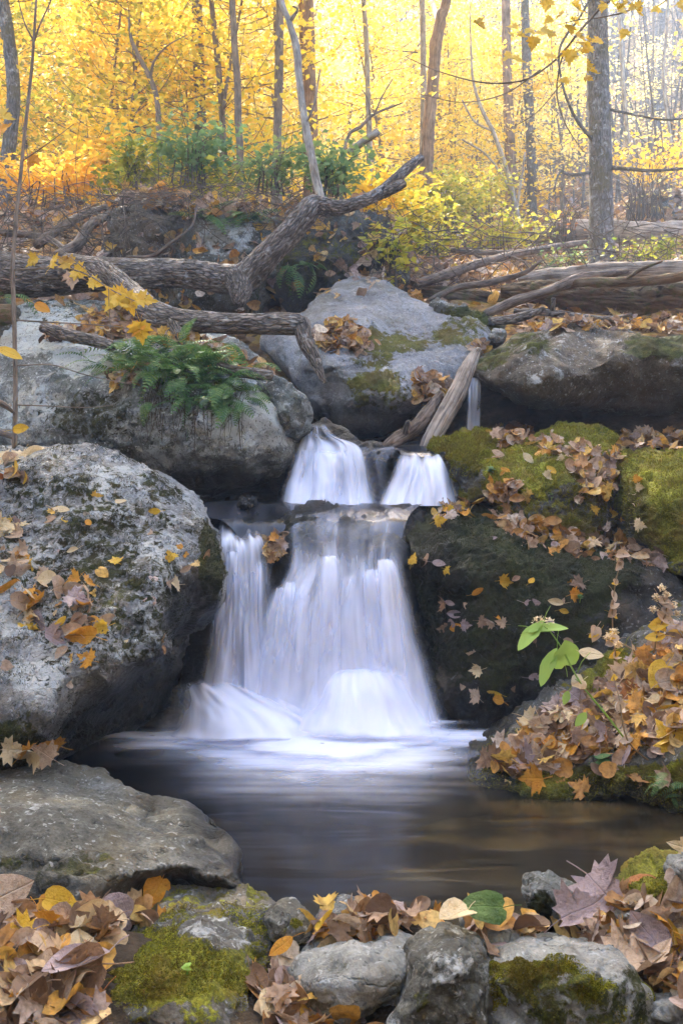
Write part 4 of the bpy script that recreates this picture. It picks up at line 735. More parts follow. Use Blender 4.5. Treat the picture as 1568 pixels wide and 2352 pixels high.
def maple_mesh(seed, H, R, nspray, per, size, z0=.12, trunk_r=.035, lean=.0):
    """understorey tree at the origin: trunk-and-limbs mesh and crown mesh made of flat leaf sprays"""
    rng = np.random.default_rng(seed); b = Bag()
    top = np.array([lean * H + rng.normal() * .2, rng.normal() * .2, H])
    path = np.array([[0, 0, -.3], [rng.normal() * .05, rng.normal() * .05, H * .3], [top[0] * .6 + rng.normal() * .1, top[1] * .6, H * .65], top])
    v, q, t, uv = tube(np.c_[path, [trunk_r, trunk_r * .8, trunk_r * .5, trunk_r * .15]], 7, .3); b.add(v, q, t, uv)
    cs = []
    cp = catmull(path, 60)
    for k in range(nspray):
        f = z0 + (1 - z0) * (k + rng.uniform()) / nspray; p0 = cp[int(f * 59)]
        rad = R * (1 - .55 * max(0, f - .45) / .55) * rng.uniform(.35, 1.05); a = rng.uniform(0, 6.283)
        e = p0 + np.array([math.cos(a) * rad, math.sin(a) * rad, rng.uniform(.05, .5) * rad + .1])
        mid = (p0 + e) / 2 + np.array([0, 0, -.08 * rad]) + rng.normal(size=3) * .06
        v, q, t, uv = tube(np.c_[np.array([p0, mid, e]), [trunk_r * .42 * (1.1 - f), trunk_r * .2, .003]], 4, .3, cap=False); b.add(v, q, t, uv)
        m = int(per * rng.uniform(.6, 1.4)); sr = rng.uniform(.3, .75)
        rr = np.sqrt(rng.uniform(0, 1, m)) * sr; aa = rng.uniform(0, 6.283, m)
        al = rng.uniform(.25, 1.1, m)[:, None]
        c = p0 * (1 - al) + e * al + np.stack([rr * np.cos(aa), rr * np.sin(aa), rng.normal(size=m) * .05 - rr * .12], 1)
        cs.append(c)
    v, q = leaf_quads(np.vstack(cs), size, rng)
    return b.mesh('trunk'), mesh_np('crown', v, q, smooth=False)
UNDER = [maple_mesh(101, 5.6, 2.0, 60, 62, .10), maple_mesh(102, 4.6, 1.9, 52, 58, .095, lean=.08), maple_mesh(103, 6.6, 2.2, 70, 58, .105, z0=.2), maple_mesh(104, 3.4, 1.6, 40, 60, .09), maple_mesh(105, 5.0, 1.8, 34, 40, .095, z0=.25, lean=-.06)]
def put_tree(name, label, x, y, var, mat, bark, group, sc=1.0, rz=0.0, dz=0):
    t = empty(name, (x, y, ground_z(x, y)[0] + dz), label, 'tree', group)
    t.scale = (sc,) * 3; t.rotation_euler = (0, 0, rz)
    for nm, me, m in (('trunk', UNDER[var][0], bark), ('crown', UNDER[var][1], mat)):
        k = (nm, me.name, m.name)
        if k not in MESHC:
            mm = me.copy(); mm.materials.append(m); MESHC[k] = mm
        o = bpy.data.objects.new(nm, MESHC[k]); C.objects.link(o); o.parent = t
    return t
MESHC = {}
rng = np.random.default_rng(11)
gL = 'yellow understorey maples on the left slope'; gR = 'sparse golden understorey trees on the right slope'; gM = 'pale golden saplings in the bright middle distance'
def row_of_trees(n, xr, yr, mats, lab, grp, vars_, scr=(.8, 1.2)):
    k = 0; pts = []
    while k < n:
        y = rng.uniform(*yr); px = rng.uniform(*xr); x = (px - CX) * y / F
        if any((x - a) ** 2 + (y - b) ** 2 < 1.0 for a, b in pts): 
            if rng.uniform() < .9: continue
        pts.append((x, y)); v = int(rng.choice(vars_)); m = mats[int(rng.integers(len(mats)))]
        put_tree('maple_sapling', lab, x, y, v, m, M_dbark, grp, rng.uniform(*scr), rng.uniform(0, 6.28)); k += 1
row_of_trees(26, (-150, 640), (13, 26), [M_yel, M_yel, M_yel, M_yel, M_pal, M_ygr], 'bright yellow maple sapling filling the left slope above the log', gL, [0, 1, 2, 3])
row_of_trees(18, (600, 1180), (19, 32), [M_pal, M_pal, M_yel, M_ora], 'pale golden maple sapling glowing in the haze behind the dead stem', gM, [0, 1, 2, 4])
row_of_trees(13, (1020, 1720), (17, 30), [M_yel, M_pal, M_ora], 'sparse golden sapling on the right slope behind the grey tree', gR, [4, 1, 4, 3], (.7, 1.1))

# canopy of the tall trees, above the picture
def canopy_mesh(seed, R, Hc, n, size):
    rng = np.random.default_rng(seed); m = 34
    d = rng.normal(size=(m, 3)); d /= np.linalg.norm(d, axis=1)[:, None]; cl = d * rng.uniform(.35, 1, m)[:, None] ** .6 * np.array([R, R, Hc])
    c = np.vstack([k + rng.normal(size=(n // m, 3)) * np.array([.75, .75, .4]) for k in cl])
    v, q = leaf_quads(c, size, rng); return mesh_np('crown', v, q, smooth=False)
CAN = [canopy_mesh(201, 2.8, 2.2, 2600, .17), canopy_mesh(202, 2.4, 2.6, 2400, .16)]
for k_ in range(2): CAN[k_].materials.append(M_yel)
def tall_tree(label, rows, bark, can=None, n=14, rough=.06, furrow=0.0, extra=(), H=13.0, seed=0, cdx=0.0, cdy=0.0, group=None, name='tree', csc=1.0):
    """rows: visible stem from the foot up, px py Y r_px; goes on up to H metres above the foot with limbs and a crown"""
    p = PT(rows); g0 = ground_z(p[0, 0], p[0, 1])[0]
    if p[0, 2] > g0 + .05: p = np.vstack([[p[0, 0] - (p[1, 0] - p[0, 0]) * .3, p[0, 1], g0, p[0, 3] * 1.12], p])
    p0 = p[0].copy(); d = p[-1, :3] - p[-2, :3]; d = d / np.linalg.norm(d); d[2] = max(d[2], .85)
    zt = p0[2] + H; cur = p[-1].copy(); ext = []
    if zt > cur[2]:
        for f in (.35, .7, 1.0):
            q = cur.copy(); q[:3] = cur[:3] + np.array([d[0] * .5, d[1] * .5, 1]) * (zt - cur[2]) * f; q[3] = cur[3] * (1 - .75 * f); ext.append(q)
    full = np.vstack([p] + ([np.array(ext)] if ext else [])); full[0, 2] -= .15
    t = empty(name, p0[:3], label, 'tree', group); b = Bag()
    b.add(*tube(full, n, .12, rough, seed, furrow))
    rg = np.random.default_rng(seed + 5)
    if ext:
        for k in range(5):
            f = rg.uniform(.2, .9); a = cur[:3] + (ext[-1][:3] - cur[:3]) * f; an = rg.uniform(0, 6.28); L = rg.uniform(1.2, 2.4)
            e = a + np.array([math.cos(an) * L, math.sin(an) * L, L * .6]); b.add(*tube(np.array([[*a, cur[3] * .35], [*((a + e) / 2 + [0, 0, .1]), cur[3] * .22], [*e, .008]]), 6, .3))
    for rw in extra: b.add(*tube(PT(rw), 6, .08, .05, seed + 2))
    link('trunk', b.mesh('trunk', p0[:3]), bark, t)
    if can is not None:
        o = bpy.data.objects.new('crown', CAN[can]); C.objects.link(o); o.parent = t
        e = full[-1, :3] - p0[:3]; o.location = (e[0] + cdx, e[1] + cdy, e[2] - 1.0); o.scale = (csc,) * 3; o.rotation_euler = (0, 0, seed * 1.3)
    return t
tall_tree('thick grey tree with lichened bark standing behind the mossy logs on the right', [(1381,618,13.5,34),(1381,590,13.5,30),(1380,500,13.5,28),(1378,350,13.5,26),(1373,200,13.5,26),(1371,60,13.5,23),(1370,-40,13.5,22)], M_gbark, 0, n=28, rough=.05, furrow=.05, H=12, seed=40, cdx=-1.2,
 extra=[[(1400,385,13.5,6),(1440,388,13.2,5),(1500,392,13,4),(1590,385,12.8,3)], [(1360,395,13.5,4),(1310,402,13.2,4),(1285,395,13.1,3),(1270,440,13,2)], [(1368,330,13.5,5),(1320,270,13.2,4),(1290,190,13,3),(1285,110,12.9,3),(1330,40,12.8,3),(1370,-30,12.7,4)], [(1392,250,13.5,4),(1450,262,13.3,3),(1520,275,13.1,2.5),(1590,270,13,2)]])
tall_tree('straight mottled tree left of the thick grey one on the right slope', [(1222,525,19,12),(1220,420,19,11),(1217,300,19,11),(1211,180,19,11),(1206,60,19,10),(1204,-40,19,9)], M_gbark, None, n=14, H=12, seed=41)
tall_tree('grey tree at the far left behind the thin sapling', [(12,440,12,17),(22,330,12,16),(32,220,12,15),(22,100,12,15),(10,20,12,14),(5,-60,12,13)], M_gbark, 1, n=16, rough=.08, H=10, seed=42, cdx=.6)
tall_tree('brown twisted trunk with a split side in the bright middle distance', [(975,430,15,19),(980,360,15,15),(986,270,15,15),(994,190,15,14),(1000,110,15,14),(1012,40,15,13),(1030,-40,15,11)], M_bbark, 0, n=20, rough=.14, furrow=.2, H=14, seed=43, extra=[[(1010,60,15,8),(990,0,22.8,6),(968,-40,22.6,5)]])
tall_tree('thin pale trunk touching the brown twisted one', [(968,420,15.3,8),(972,250,15.3,7),(971,100,15.3,7),(968,-40,15.3,6)], M_pbark, None, n=10, H=9, seed=44)
tall_tree('broad pale-brown trunk glowing in haze behind the dead stem', [(718,420,15.5,22),(713,320,15.5,19),(708,200,15.5,18),(705,90,15.5,18),(702,-40,15.5,17)], M_bbark, None, n=18, H=15, seed=45)
tall_tree('straight dark trunk just left of the dead stem', [(636,400,12.6,12),(637,320,12.6,10),(640,200,12.6,10),(641,100,12.6,10),(643,0,12.6,9),(644,-50,12.6,9)], M_dbark, 0, n=14, H=13, seed=46)
tall_tree('second dark trunk left of the dead stem, with a crooked waist', [(552,360,12.3,9),(547,280,12.3,8),(546,200,12.3,8),(540,120,12.3,8),(535,30,12.3,7),(533,-50,12.3,7)], M_dbark, None, n=12, rough=.1, H=9, seed=47)
tall_tree('faint purple-grey trunk in the yellow leaves upper left', [(462,380,14.5,14),(460,250,14.5,13),(456,120,14.5,13),(452,-40,14.5,12)], M_gbark, None, n=12, H=14, seed=48)
tall_tree('slim trunk right of the faint purple-grey one', [(515,370,13.5,8),(508,230,13.5,7),(498,120,13.5,7),(485,0,13.5,6),(478,-50,13.5,6)], M_dbark, None, n=10, H=10, seed=49)
tall_tree('dark curved sapling stem forking among the yellow leaves', [(372,400,12.5,7),(366,300,12.5,7),(360,225,12.5,6),(345,180,12.5,6),(320,130,12.5,5),(302,90,12.5,4),(296,40,12.5,2)], M_dbark, None, n=8, H=2, seed=50, extra=[[(345,180,12.5,4),(355,140,12.4,3),(385,105,12.3,2),(430,80,12.2,1.2)]])
tall_tree('slender stem in the pale gold right of the dead stem', [(848,340,14.5,7),(845,240,14.5,6),(842,120,14.5,6),(835,0,14.5,6),(832,-40,14.5,5)], M_pbark, None, n=8, H=9, seed=51)
tall_tree('faint broad trunk between the twisted trunk and the mottled tree', [(1172,400,19,13),(1168,280,19,12),(1164,160,19,11),(1160,-40,19,10)], M_bbark, None, n=10, H=14, seed=52)
tall_tree('thin white stem leaning right of the thick grey tree', [(1450,470,20,6),(1442,340,20,5),(1432,220,20,5),(1425,100,20,5),(1418,-40,20,4)], M_pbark, None, n=8, H=9, seed=53)
tall_tree('thin white stem near the far right edge', [(1552,480,19,5),(1540,330,19,4),(1522,180,19,4),(1530,60,19,4),(1535,-40,19,3)], M_pbark, None, n=8, H=8, seed=54)
tall_tree('pale many-stemmed sapling arching left of the mottled tree', [(1190,510,17,7),(1180,460,17,6),(1160,380,17,5),(1130,300,17,5),(1105,250,17,4),(1085,180,17,3),(1080,80,17,2)], M_pbark, None, n=8, H=4, seed=55, extra=[[(1185,480,17,4),(1195,420,17,3),(1205,350,17,2)], [(1130,300,17,3),(1090,280,17,2.5),(1060,230,17,2)], [(1175,440,17,3),(1120,360,16.8,2.5),(1060,320,16.6,2)]])
tall_tree('short dead sapling with forked top near the snag end', [(790,345,10,4),(830,290,10,4),(860,262,10,3),(900,245,10,2.5),(925,236,10,1.5)], M_dbark, None, n=6, H=1, seed=56, extra=[[(860,262,10,2.5),(875,225,10,2),(902,180,10,1.2)], [(850,275,10,2),(845,230,10,1.6),(830,205,10,1)]])
def slim(px0, py0, Y, lean, bark, lab, grp, seed):
    rg = np.random.default_rng(seed); tall_tree(lab, [(px0, py0, Y, 90 / Y), (px0 + lean * .5 + rg.normal() * 5, py0 * .55, Y, 78 / Y), (px0 + lean, -40, Y, 62 / Y)], bark, None, n=7, H=9, seed=seed, group=grp)
for k, (a, b, Y, l) in enumerate([(130,400,22,10),(215,395,26,-14),(265,420,18,8),(590,360,26,6),(770,350,30,-8),(905,380,28,12),(930,400,34,4),(1050,420,26,-10),(1100,400,33,8),(1290,430,24,14),(1330,420,28,-8),(1490,430,26,10),(1260,420,32,4),(80,400,28,12),(400,390,30,-6),(1420,430,30,8)]):
    slim(a, b, Y, l, [M_gbark, M_pbark, M_dbark][k % 3], 'thin %s stem far back in the hazy woods' % ['grey', 'pale', 'dark'][k % 3], 'thin %s stems far back in the hazy woods' % ['grey', 'pale', 'dark'][k % 3], 300 + k)
# unseen trees added round the stream to keep it in shade
def shade_tree(x, y, dx, dy, hc, sc, var, seed, lab):
    z = ground_z(x, y)[0]; t = empty('tree', (x, y, z), lab, 'tree', 'tall trees standing round the stream outside the picture'); b = Bag()
    b.add(*tube(np.array([[0, 0, -.2, .2], [dx * .1, dy * .1, (hc - z) * .5, .16], [dx * .6, dy * .6, hc - z, .10], [dx, dy, hc - z + 1.5, .03]]), 10, .3, .06, seed))
    link('trunk', b.mesh('trunk'), M_gbark, t)
    o = bpy.data.objects.new('crown', CAN[var]); C.objects.link(o); o.parent = t; o.location = (dx, dy, hc - z); o.scale = (sc, sc, sc * .8); o.rotation_euler = (0, 0, seed)
for k, a in enumerate([(-5.6, 8.6, 2.6, .6, 8.6, 1.15), (-5.9, 12, 2.2, -.3, 10.0, 1.2), (5.6, 9, -2.6, .4, 8.8, 1.15), (6.4, 12, -3, 0, 10.2, 1.2), (-5.2, 12.6, 4.4, -.6, 10.4, 1.2),
                       (-5.5, 2, 1.5, 1.5, 7, 1.2), (5.5, 2, -1.0, 0, 7, 1.3), (-4, -3, 0, 0, 6, 1.3), (3.6, -3.5, 0, 0, 6, 1.3), (0, -6, 0, 0, 5, 1.4), (-7.5, 5, .5, 0, 6, 1.3), (8, 5, -.5, 0, 6.5, 1.3), (-6, -7, 0, 0, 5, 1.4), (6, -8, 0, 0, 5, 1.4)]):
    shade_tree(*a, k % 2, 400 + k, 'unseen tall yellow tree added to shade the stream')
def far_wood():
    rg = np.random.default_rng(77); n = 60000
    y = 30 + 62 * rg.uniform(0, 1, n) ** 1.3; px = rg.uniform(-250, 1820, n); x = (px - CX) * y / F
    h = rg.uniform(.2, 9, n) * (.6 + .4 * noise(np.stack([x * .12, y * .12, x * 0], 1), 3)); z = ground_z(x, y) + h
    dens = fbm(np.stack([x * .16, y * .16, z * .25], 1), 3, 9); keep = (dens > -.12) & ~(rg.uniform(0, 1, n) < .5 * sstep(1100, 1400, px))
    c = np.stack([x, y, z], 1)[keep]
    v, q = leaf_quads(c, .34, rg, up=.2); b = Bag(); b.add(v, q, uv=np.zeros((len(v), 3)))
    nl = len(q)
    for k in range(150):
        y = 32 + 55 * rg.uniform(); px = rg.uniform(-200, 1770); x = (px - CX) * y / F; z = ground_z(x, y)[0]; r = rg.uniform(.08, .22); l = rg.normal() * .6
        b.add(*tube(np.array([[x, y, z - .3, r], [x + l * .4, y, z + 6, r * .8], [x + l, y, z + 13, r * .3]]), 6, 2.0))
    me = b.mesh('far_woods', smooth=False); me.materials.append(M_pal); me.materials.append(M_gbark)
    v_, q_, t_, u_ = b.arr(); mi = np.zeros(len(me.polygons), np.int32); mi[nl:] = 1; me.polygons.foreach_set('material_index', mi)
    return tag(link('far_woods', me), 'hazy golden woods climbing the far hillside', kind='stuff')
far_wood()
def thicket(label, px0, px1, n, y0, y1, seed):
    rg = np.random.default_rng(seed); b = Bag()
    for k in range(n):
        y = rg.uniform(y0, y1); px = rg.uniform(px0, px1); x = (px - CX) * y / F; z = ground_z(x, y)[0]; h = rg.uniform(2.5, 8); r = rg.uniform(.012, .045); l = rg.normal() * .12 * h
        top = np.array([x + l, y, z + h]); b.add(*tube(np.array([[x, y, z - .2, r], [x + l * .3 + rg.normal() * .1, y, z + h * .5, r * .75], [*top, r * .3]]), 5, 1.0, cap=False))
        for j in range(3):
            f = rg.uniform(.3, .9); p = np.array([x + l * f, y, z + h * f]); e = p + np.array([rg.normal() * .9, rg.normal() * .4, rg.uniform(.2, 1.0)]); b.add(*tube(np.c_[np.array([p, (p + e) / 2 + [0, 0, -.08], e]), [r * .4, r * .28, r * .12]], 4, .6, cap=False))
    return tag(link('thicket', b.mesh('thicket'), M_gbark), label, kind='stuff')
thicket('grey-brown thicket of thin bare stems on the far right slope', 1080, 1800, 190, 20, 48, 5)
thicket('thin bare stems in the golden haze of the far left woods', -200, 1080, 120, 20, 46, 6)

# ------------------------------------------------------------------ shrubs and brush on the slope
def shrub(label, px, py, Y, wpx, hpx, n, size, mat, seed, depth=.8, stems=14, stemmat=None, group=None, name='shrub', up=.5):
    rg = np.random.default_rng(seed); base = P(px, py, Y); w, h = wpx * Y / F, hpx * Y / F
    t = empty(name, base, label, 'shrub', group); b = Bag(); cs = []
    for k in range(stems):
        e = np.array([rg.uniform(-.5, .5) * w, rg.uniform(-.5, .5) * depth, h * rg.uniform(.4, 1)]); m = e * .5 + np.array([e[0] * -.2, 0, h * .12])
        s0 = np.array([e[0] * .35, e[1] * .3, -.1]); b.add(*tube(np.c_[np.array([s0, m, e]), [.008, .005, .002]], 4, .15, cap=False))
        mm = n // stems; al = rg.uniform(.25, 1.05, mm)[:, None]
        cs.append(s0 * (1 - al) ** 2 + 2 * m * al * (1 - al) + e * al ** 2 + rg.normal(size=(mm, 3)) * np.array([w * .07 + .05, .12, .07]))
    link('stem', b.mesh('stem'), stemmat or M_twig, t)
    v, q = leaf_quads(np.vstack(cs), size, rg, up=up); link('foliage', mesh_np('foliage', v, q, smooth=False), mat, t)
    return t
shrub('tall green shrub on the mound left of the dead stem', 440, 400, 9.6, 260, 130, 620, .085, M_grn, 1)
shrub('low green bush on the mound under the dead stem', 620, 420, 9.4, 200, 70, 500, .07, M_grn, 2)
shrub('green and yellow bush between the dead stem and the raised limb', 770, 430, 9.3, 160, 85, 560, .08, M_grn, 3)
shrub('yellow-green bush at the left end of the mound', 300, 430, 10, 180, 90, 600, .08, M_ygr, 4)
shrub('golden leafy bush behind the raised broken limb', 860, 520, 11, 220, 150, 900, .09, M_yel, 5)
shrub('yellow-green undergrowth right of the raised broken limb', 960, 560, 12, 220, 130, 900, .085, M_ygr, 6)
shrub('pale yellow-green bush in the middle of the slope', 1010, 520, 15, 260, 150, 1200, .09, M_ygr, 7)
shrub('soft green bush left of the mottled tree', 1110, 500, 17, 190, 120, 800, .09, M_ygr, 8)
shrub('orange-leaved low bush on the slope far left', 120, 450, 10.5, 300, 110, 900, .09, M_ora, 9)
shrub('yellow bush behind the orange-leaved one', 210, 430, 12, 320, 150, 1300, .09, M_yel, 10)
shrub('golden bush hanging over the top edge of the mound', 430, 450, 9.8, 420, 60, 500, .08, M_ygr, 11)
shrub('yellow-leaved seedling cluster on the dark mossy face right of the raised limb', 895, 640, 8.8, 130, 130, 260, .085, M_ygr, 12, depth=.3, stems=8)
shrub('pale green and yellow growth low on the slope below the mottled tree', 1130, 570, 14, 260, 90, 700, .085, M_ygr, 18)
shrub('yellow leafy growth low on the slope beside the raised broken limb', 980, 600, 11.5, 200, 90, 420, .08, M_ygr, 19)
shrub('sparse golden bush behind the thick grey tree', 1480, 440, 18, 300, 140, 500, .1, M_yel, 13)
shrub('small green bush at the foot of the thick grey tree', 1290, 625, 11.5, 110, 45, 300, .06, M_grn, 14, depth=.4)
shrub('low mossy-yellow growth between the fallen trunks on the right', 1480, 600, 12, 170, 45, 400, .07, M_ygr, 15, depth=.4)
shrub('bare grey thicket on the right slope', 1480, 500, 17, 260, 150, 60, .07, M_pal, 16, stems=60)
shrub('bare brown thicket left of the thick grey tree', 1290, 560, 15, 180, 120, 60, .07, M_rus, 17, stems=50)

def tangle(label, px0, px1, py0, py1, Y, n, seed, mat, rmm=4.0, name='brush'):
    rg = np.random.default_rng(seed); b = Bag()
    for k in range(n):
        px, py = rg.uniform(px0, px1), rg.uniform(py0, py1); y = Y + rg.uniform(-.35, .35); p = P(px, py, y); a = rg.normal(size=3) * np.array([1, .4, .6]); a /= np.linalg.norm(a); L = rg.uniform(.2, .8)
        b.add(*tube(np.c_[np.array([p, p + a * L * .5 + rg.normal(size=3) * .06, p + a * L + rg.normal(size=3) * .1 - [0, 0, .1]]), np.array([1, .7, .25]) * rmm * .001 * rg.uniform(.5, 1.4)], 4, .1, cap=False))
    return tag(link(name, b.mesh(name), mat), label, kind='stuff')
tangle('tangled bare twigs behind the log on the left', -40, 300, 440, 570, 8.4, 220, 1, M_twig)
tangle('dead brambles and roots hanging from the mound', 260, 700, 420, 520, 8.5, 320, 2, M_twig, 3.0)
tangle('twigs and roots on the dark rock face', 720, 960, 480, 660, 8.7, 130, 3, M_twig, 3.0)
tangle('dead sticks scattered over the slope on the right', 940, 1600, 520, 720, 9.8, 300, 4, M_twig, 5.0)
# bare branch of yellow maple leaves hanging in from the top right
# ------------------------------------------------------------------ leaves
_V = np.vstack(SOLID_V); _T = np.vstack(SOLID_T)
BVH = BVHTree.FromPolygons(_V.tolist(), _T.tolist()); O0 = Vector((0, 0, CAMZ))
def hit(px, py):
    d = Vector(((px - CX) / F, 1, (HR - py) / F)); L, N, i, dist = BVH.ray_cast(O0, d.normalized())
    if L is None: return None
    if N.dot(d) > 0: N = -N
    return np.array(L), np.array(N)
def half(pts):
    p = np.array(pts, float); m = p[::-1].copy(); m[:, 0] *= -1
    return np.vstack([p, m[1:-1]])
MAPLE = half([(0,0),(.07,.03),(.26,-.07),(.25,.06),(.50,.14),(.42,.26),(.58,.42),(.40,.42),(.27,.40),(.33,.58),(.25,.60),(.20,.72),(.12,.70),(.09,.84),(0,1)])
OVAL = half([(0,0),(.10,.06),(.20,.2),(.26,.4),(.25,.55),(.19,.74),(.10,.9),(0,1)])
BROAD = half([(0,.03),(.12,-.04),(.27,.0),(.38,.14),(.42,.32),(.40,.5),(.31,.7),(.19,.86),(.07,.97),(0,1.04)])
def leaf_geo(shape, seed, curl, roll, crump, rings=(.4, .72, 1.0), stem=True):
    rg = np.random.default_rng(seed); c = np.array([0, .42]); n = len(shape)
    v2 = np.vstack([c[None]] + [c + (shape - c) * r for r in rings]); x, y = v2[:, 0], v2[:, 1] - .42
    a = rg.uniform(-.5, .5); ca, sa = math.cos(a), math.sin(a); X, Y = x * ca + y * sa, -x * sa + y * ca
    z = curl * (X * X * 1.2 + .35 * Y * Y * rg.uniform(-.6, 1)) + .10 * abs(x) * rg.uniform(-.5, 1.2)
    z = z + crump * fbm(np.stack([x * 3.1, y * 3.1, x * 0 + seed], 1), 2, seed)
    if roll:
        k = roll; xx = np.sin(X * k) / k; zz = (1 - np.cos(X * k)) / k; z = z * .6 + zz; X = xx
    v = np.stack([X * ca - Y * sa, X * sa + Y * ca, z], 1)
    t = [(0, 1 + (i + 1) % n, 1 + i) for i in range(n)]; q = []
    for r in range(len(rings) - 1):
        b = 1 + r * n
        q += [(b + i, b + (i + 1) % n, b + n + (i + 1) % n, b + n + i) for i in range(n)]
    uv = v2.copy()
    if stem:
        k = len(v); base = v[1 + (len(rings) - 1) * n]; e = base + np.array([rg.normal() * .12, -.42, rg.uniform(-.02, .16)])
        mid = (base + e) / 2 + np.array([.0, 0, .03]); w = np.array([.011, 0, 0]); h = np.array([0, 0, .014])
        v = np.vstack([v, base - w, base + w, base + h, mid - w, mid + w, mid + h, e - w, e + w, e + h])
        uv = np.vstack([uv, np.tile([[0, .02]], (9, 1))])
        for s_ in (k, k + 3): q += [(s_, s_ + 1, s_ + 4, s_ + 3), (s_ + 1, s_ + 2, s_ + 5, s_ + 4), (s_ + 2, s_, s_ + 3, s_ + 5)]
    return v, np.array([tuple(reversed(k)) for k in q]), np.array([tuple(reversed(k)) for k in t]), uv
SHAPES = [(MAPLE, .4, 0, .07), (MAPLE, -.5, 0, .09), (MAPLE, .9, 1.6, .10), (MAPLE, .2, 0, .05), (BROAD, .5, 1.4, .05), (BROAD, -.4, 0, .07), (BROAD, .3, 3.0, .05), (OVAL, .5, 0, .04), (OVAL, .8, 2.6, .05), (OVAL, -.3, 0, .03), (BROAD, .25, .8, .06)]
GEO = [leaf_geo(s_[0], 900 + k, *s_[1:]) for k, s_ in enumerate(SHAPES)]
LOGEO = [leaf_geo(s_[0], 900 + k, *s_[1:], rings=(.6, 1.0), stem=False) for k, s_ in enumerate(SHAPES)]
LCOL = {'yellow': ((.62, .36, .02), (.74, .48, .05), (.40, .17, .02)), 'orange': ((.55, .22, .015), (.66, .32, .03), (.30, .09, .01)), 'rusty': ((.30, .10, .02), (.42, .16, .04), (.14, .05, .015)),
        'tan': ((.44, .30, .19), (.56, .41, .28), (.22, .12, .07)), 'brown': ((.22, .125, .07), (.32, .20, .12), (.08, .04, .02)), 'mauve-grey': ((.30, .22, .21), (.42, .32, .31), (.12, .075, .065)), 'cream': ((.62, .46, .24), (.72, .57, .34), (.45, .26, .10)), 'green': ((.06, .12, .02), (.10, .18, .03), (.03, .06, .012))}
def leaf_mat(nm, cols, tr=.22):
    s = NT(nm + ' leaf'); u = s.sep(s.uv()); o = s.obj(); rd = s.n('ShaderNodeObjectInfo').outputs['Random']
    off = s.n('ShaderNodeVectorMath', operation='ADD'); s.l(o, off.inputs[0]); cb = s.n('ShaderNodeCombineXYZ'); s.l(s.math('MULTIPLY', rd, 40), cb.inputs[0]); s.l(cb.outputs[0], off.inputs[1])
    v = off.outputs[0]
    col = s.ramp(s.noise(v, 3.0, 5, .6), [(.32, cols[0]), (.62, cols[1])])
    col = s.mix(s.ramp(s.noise(v, 6.5, 6, .7, .6), [(.56, 0), (.68, .8)]), col, cols[2])
    ax = s.math('ABSOLUTE', u[0])
    mid = s.ramp(ax, [(0, 1), (.022, 0)])
    sv = s.math('ABSOLUTE', s.math('SINE', s.math('MULTIPLY', s.math('SUBTRACT', u[1], s.math('MULTIPLY', ax, .9)), 26.0)))
    vein = s.math('MAXIMUM', mid, s.math('MULTIPLY', s.ramp(sv, [(0, 1), (.16, 0)]), .55))
    col = s.mix(s.math('MULTIPLY', vein, .45), col, tuple(min(1, c * 1.35) for c in cols[1]))
    spk = s.noise(v, 34, 3, .6); col = s.mix(s.ramp(spk, [(.66, 0), (.72, .8)]), col, tuple(c * .3 for c in cols[2]))
    col = s.mix(s.math('MULTIPLY', s.math('SUBTRACT', rd, .5), .5), col, (.0, .0, .0), 'MIX')
    h = s.math('ADD', s.math('MULTIPLY', vein, -.8), s.math('MULTIPLY', s.noise(v, 12, 4, .6), .8))
    return s.done(s.leafy(col, tr, s.bump(h, .6, .03), rough=.5, spec=.35))
LM = {k: leaf_mat(k, v, .3 if k in ('yellow', 'green') else .18) for k, v in LCOL.items()}
LMESH = {}
def leaf_mesh(k, col):
    if (k, col) not in LMESH:
        v, q, t, uv = GEO[k]; me = mesh_np('fallen_leaf', v, q, t, uv); me.materials.append(LM[col]); LMESH[k, col] = me
    return LMESH[k, col]
def orient(N, spin, tilt, rg):
    n = N + rg.normal(size=3) * tilt; n = n / np.linalg.norm(n)
    a = np.array([math.cos(spin), math.sin(spin), 0]); a = a - n * (a @ n)
    if np.linalg.norm(a) < 1e-3: a = np.cross(n, [0, 1, .1])
    y = a / np.linalg.norm(a); x = np.cross(y, n)
    return np.stack([x, y, n], 1)                     # columns
def put_leaf(px, py, k, col, size, label, group, rg, tilt=.25, lift=.01, spin=None, name='fallen_leaf', face=None):
    h = hit(px, py)
    if h is None or h[0][1] > 15: return None
    M = orient(h[1] if face is None else np.array(face), rg.uniform(0, 6.28) if spin is None else spin, tilt, rg); p = h[0] + h[1] * lift - M @ np.array([0, .42, 0]) * size
    o = bpy.data.objects.new(name, leaf_mesh(k, col)); C.objects.link(o)
    m = Matrix([list(M[0] * size) + [p[0]], list(M[1] * size) + [p[1]], list(M[2] * size) + [p[2]], [0, 0, 0, 1]]); o.matrix_world = m
    return tag(o, label, 'leaf', group)
def in_poly(poly, n, rg):
    poly = np.array(poly, float); lo, hi = poly.min(0), poly.max(0); out = []
    while len(out) < n:
        c = rg.uniform(lo, hi, (n * 2, 2)); c = c[inside(c[:, 0], c[:, 1], poly)]; out += list(c)
    return out[:n]
ANY = [0, 1, 2, 3, 4, 5, 6, 7, 8, 9, 10]; MAPS = [0, 1, 2, 3]; OV = [7, 8, 9]; BR = [4, 5, 6, 10]
def zone(poly, n, place, weights, shapes, size, tilt, lift, seed):
    rg = np.random.default_rng(seed); cols = list(weights); w = np.array([weights[c] for c in cols], float); w /= w.sum()
    for px, py in in_poly(poly, n, rg):
        c = cols[int(rg.choice(len(cols), p=w))]; k = int(rg.choice(shapes))
        put_leaf(px, py, k, c, rg.uniform(*size), f'{c} dead leaf lying {place}', f'{c} dead leaves {place}', rg, tilt, rg.uniform(*lift))
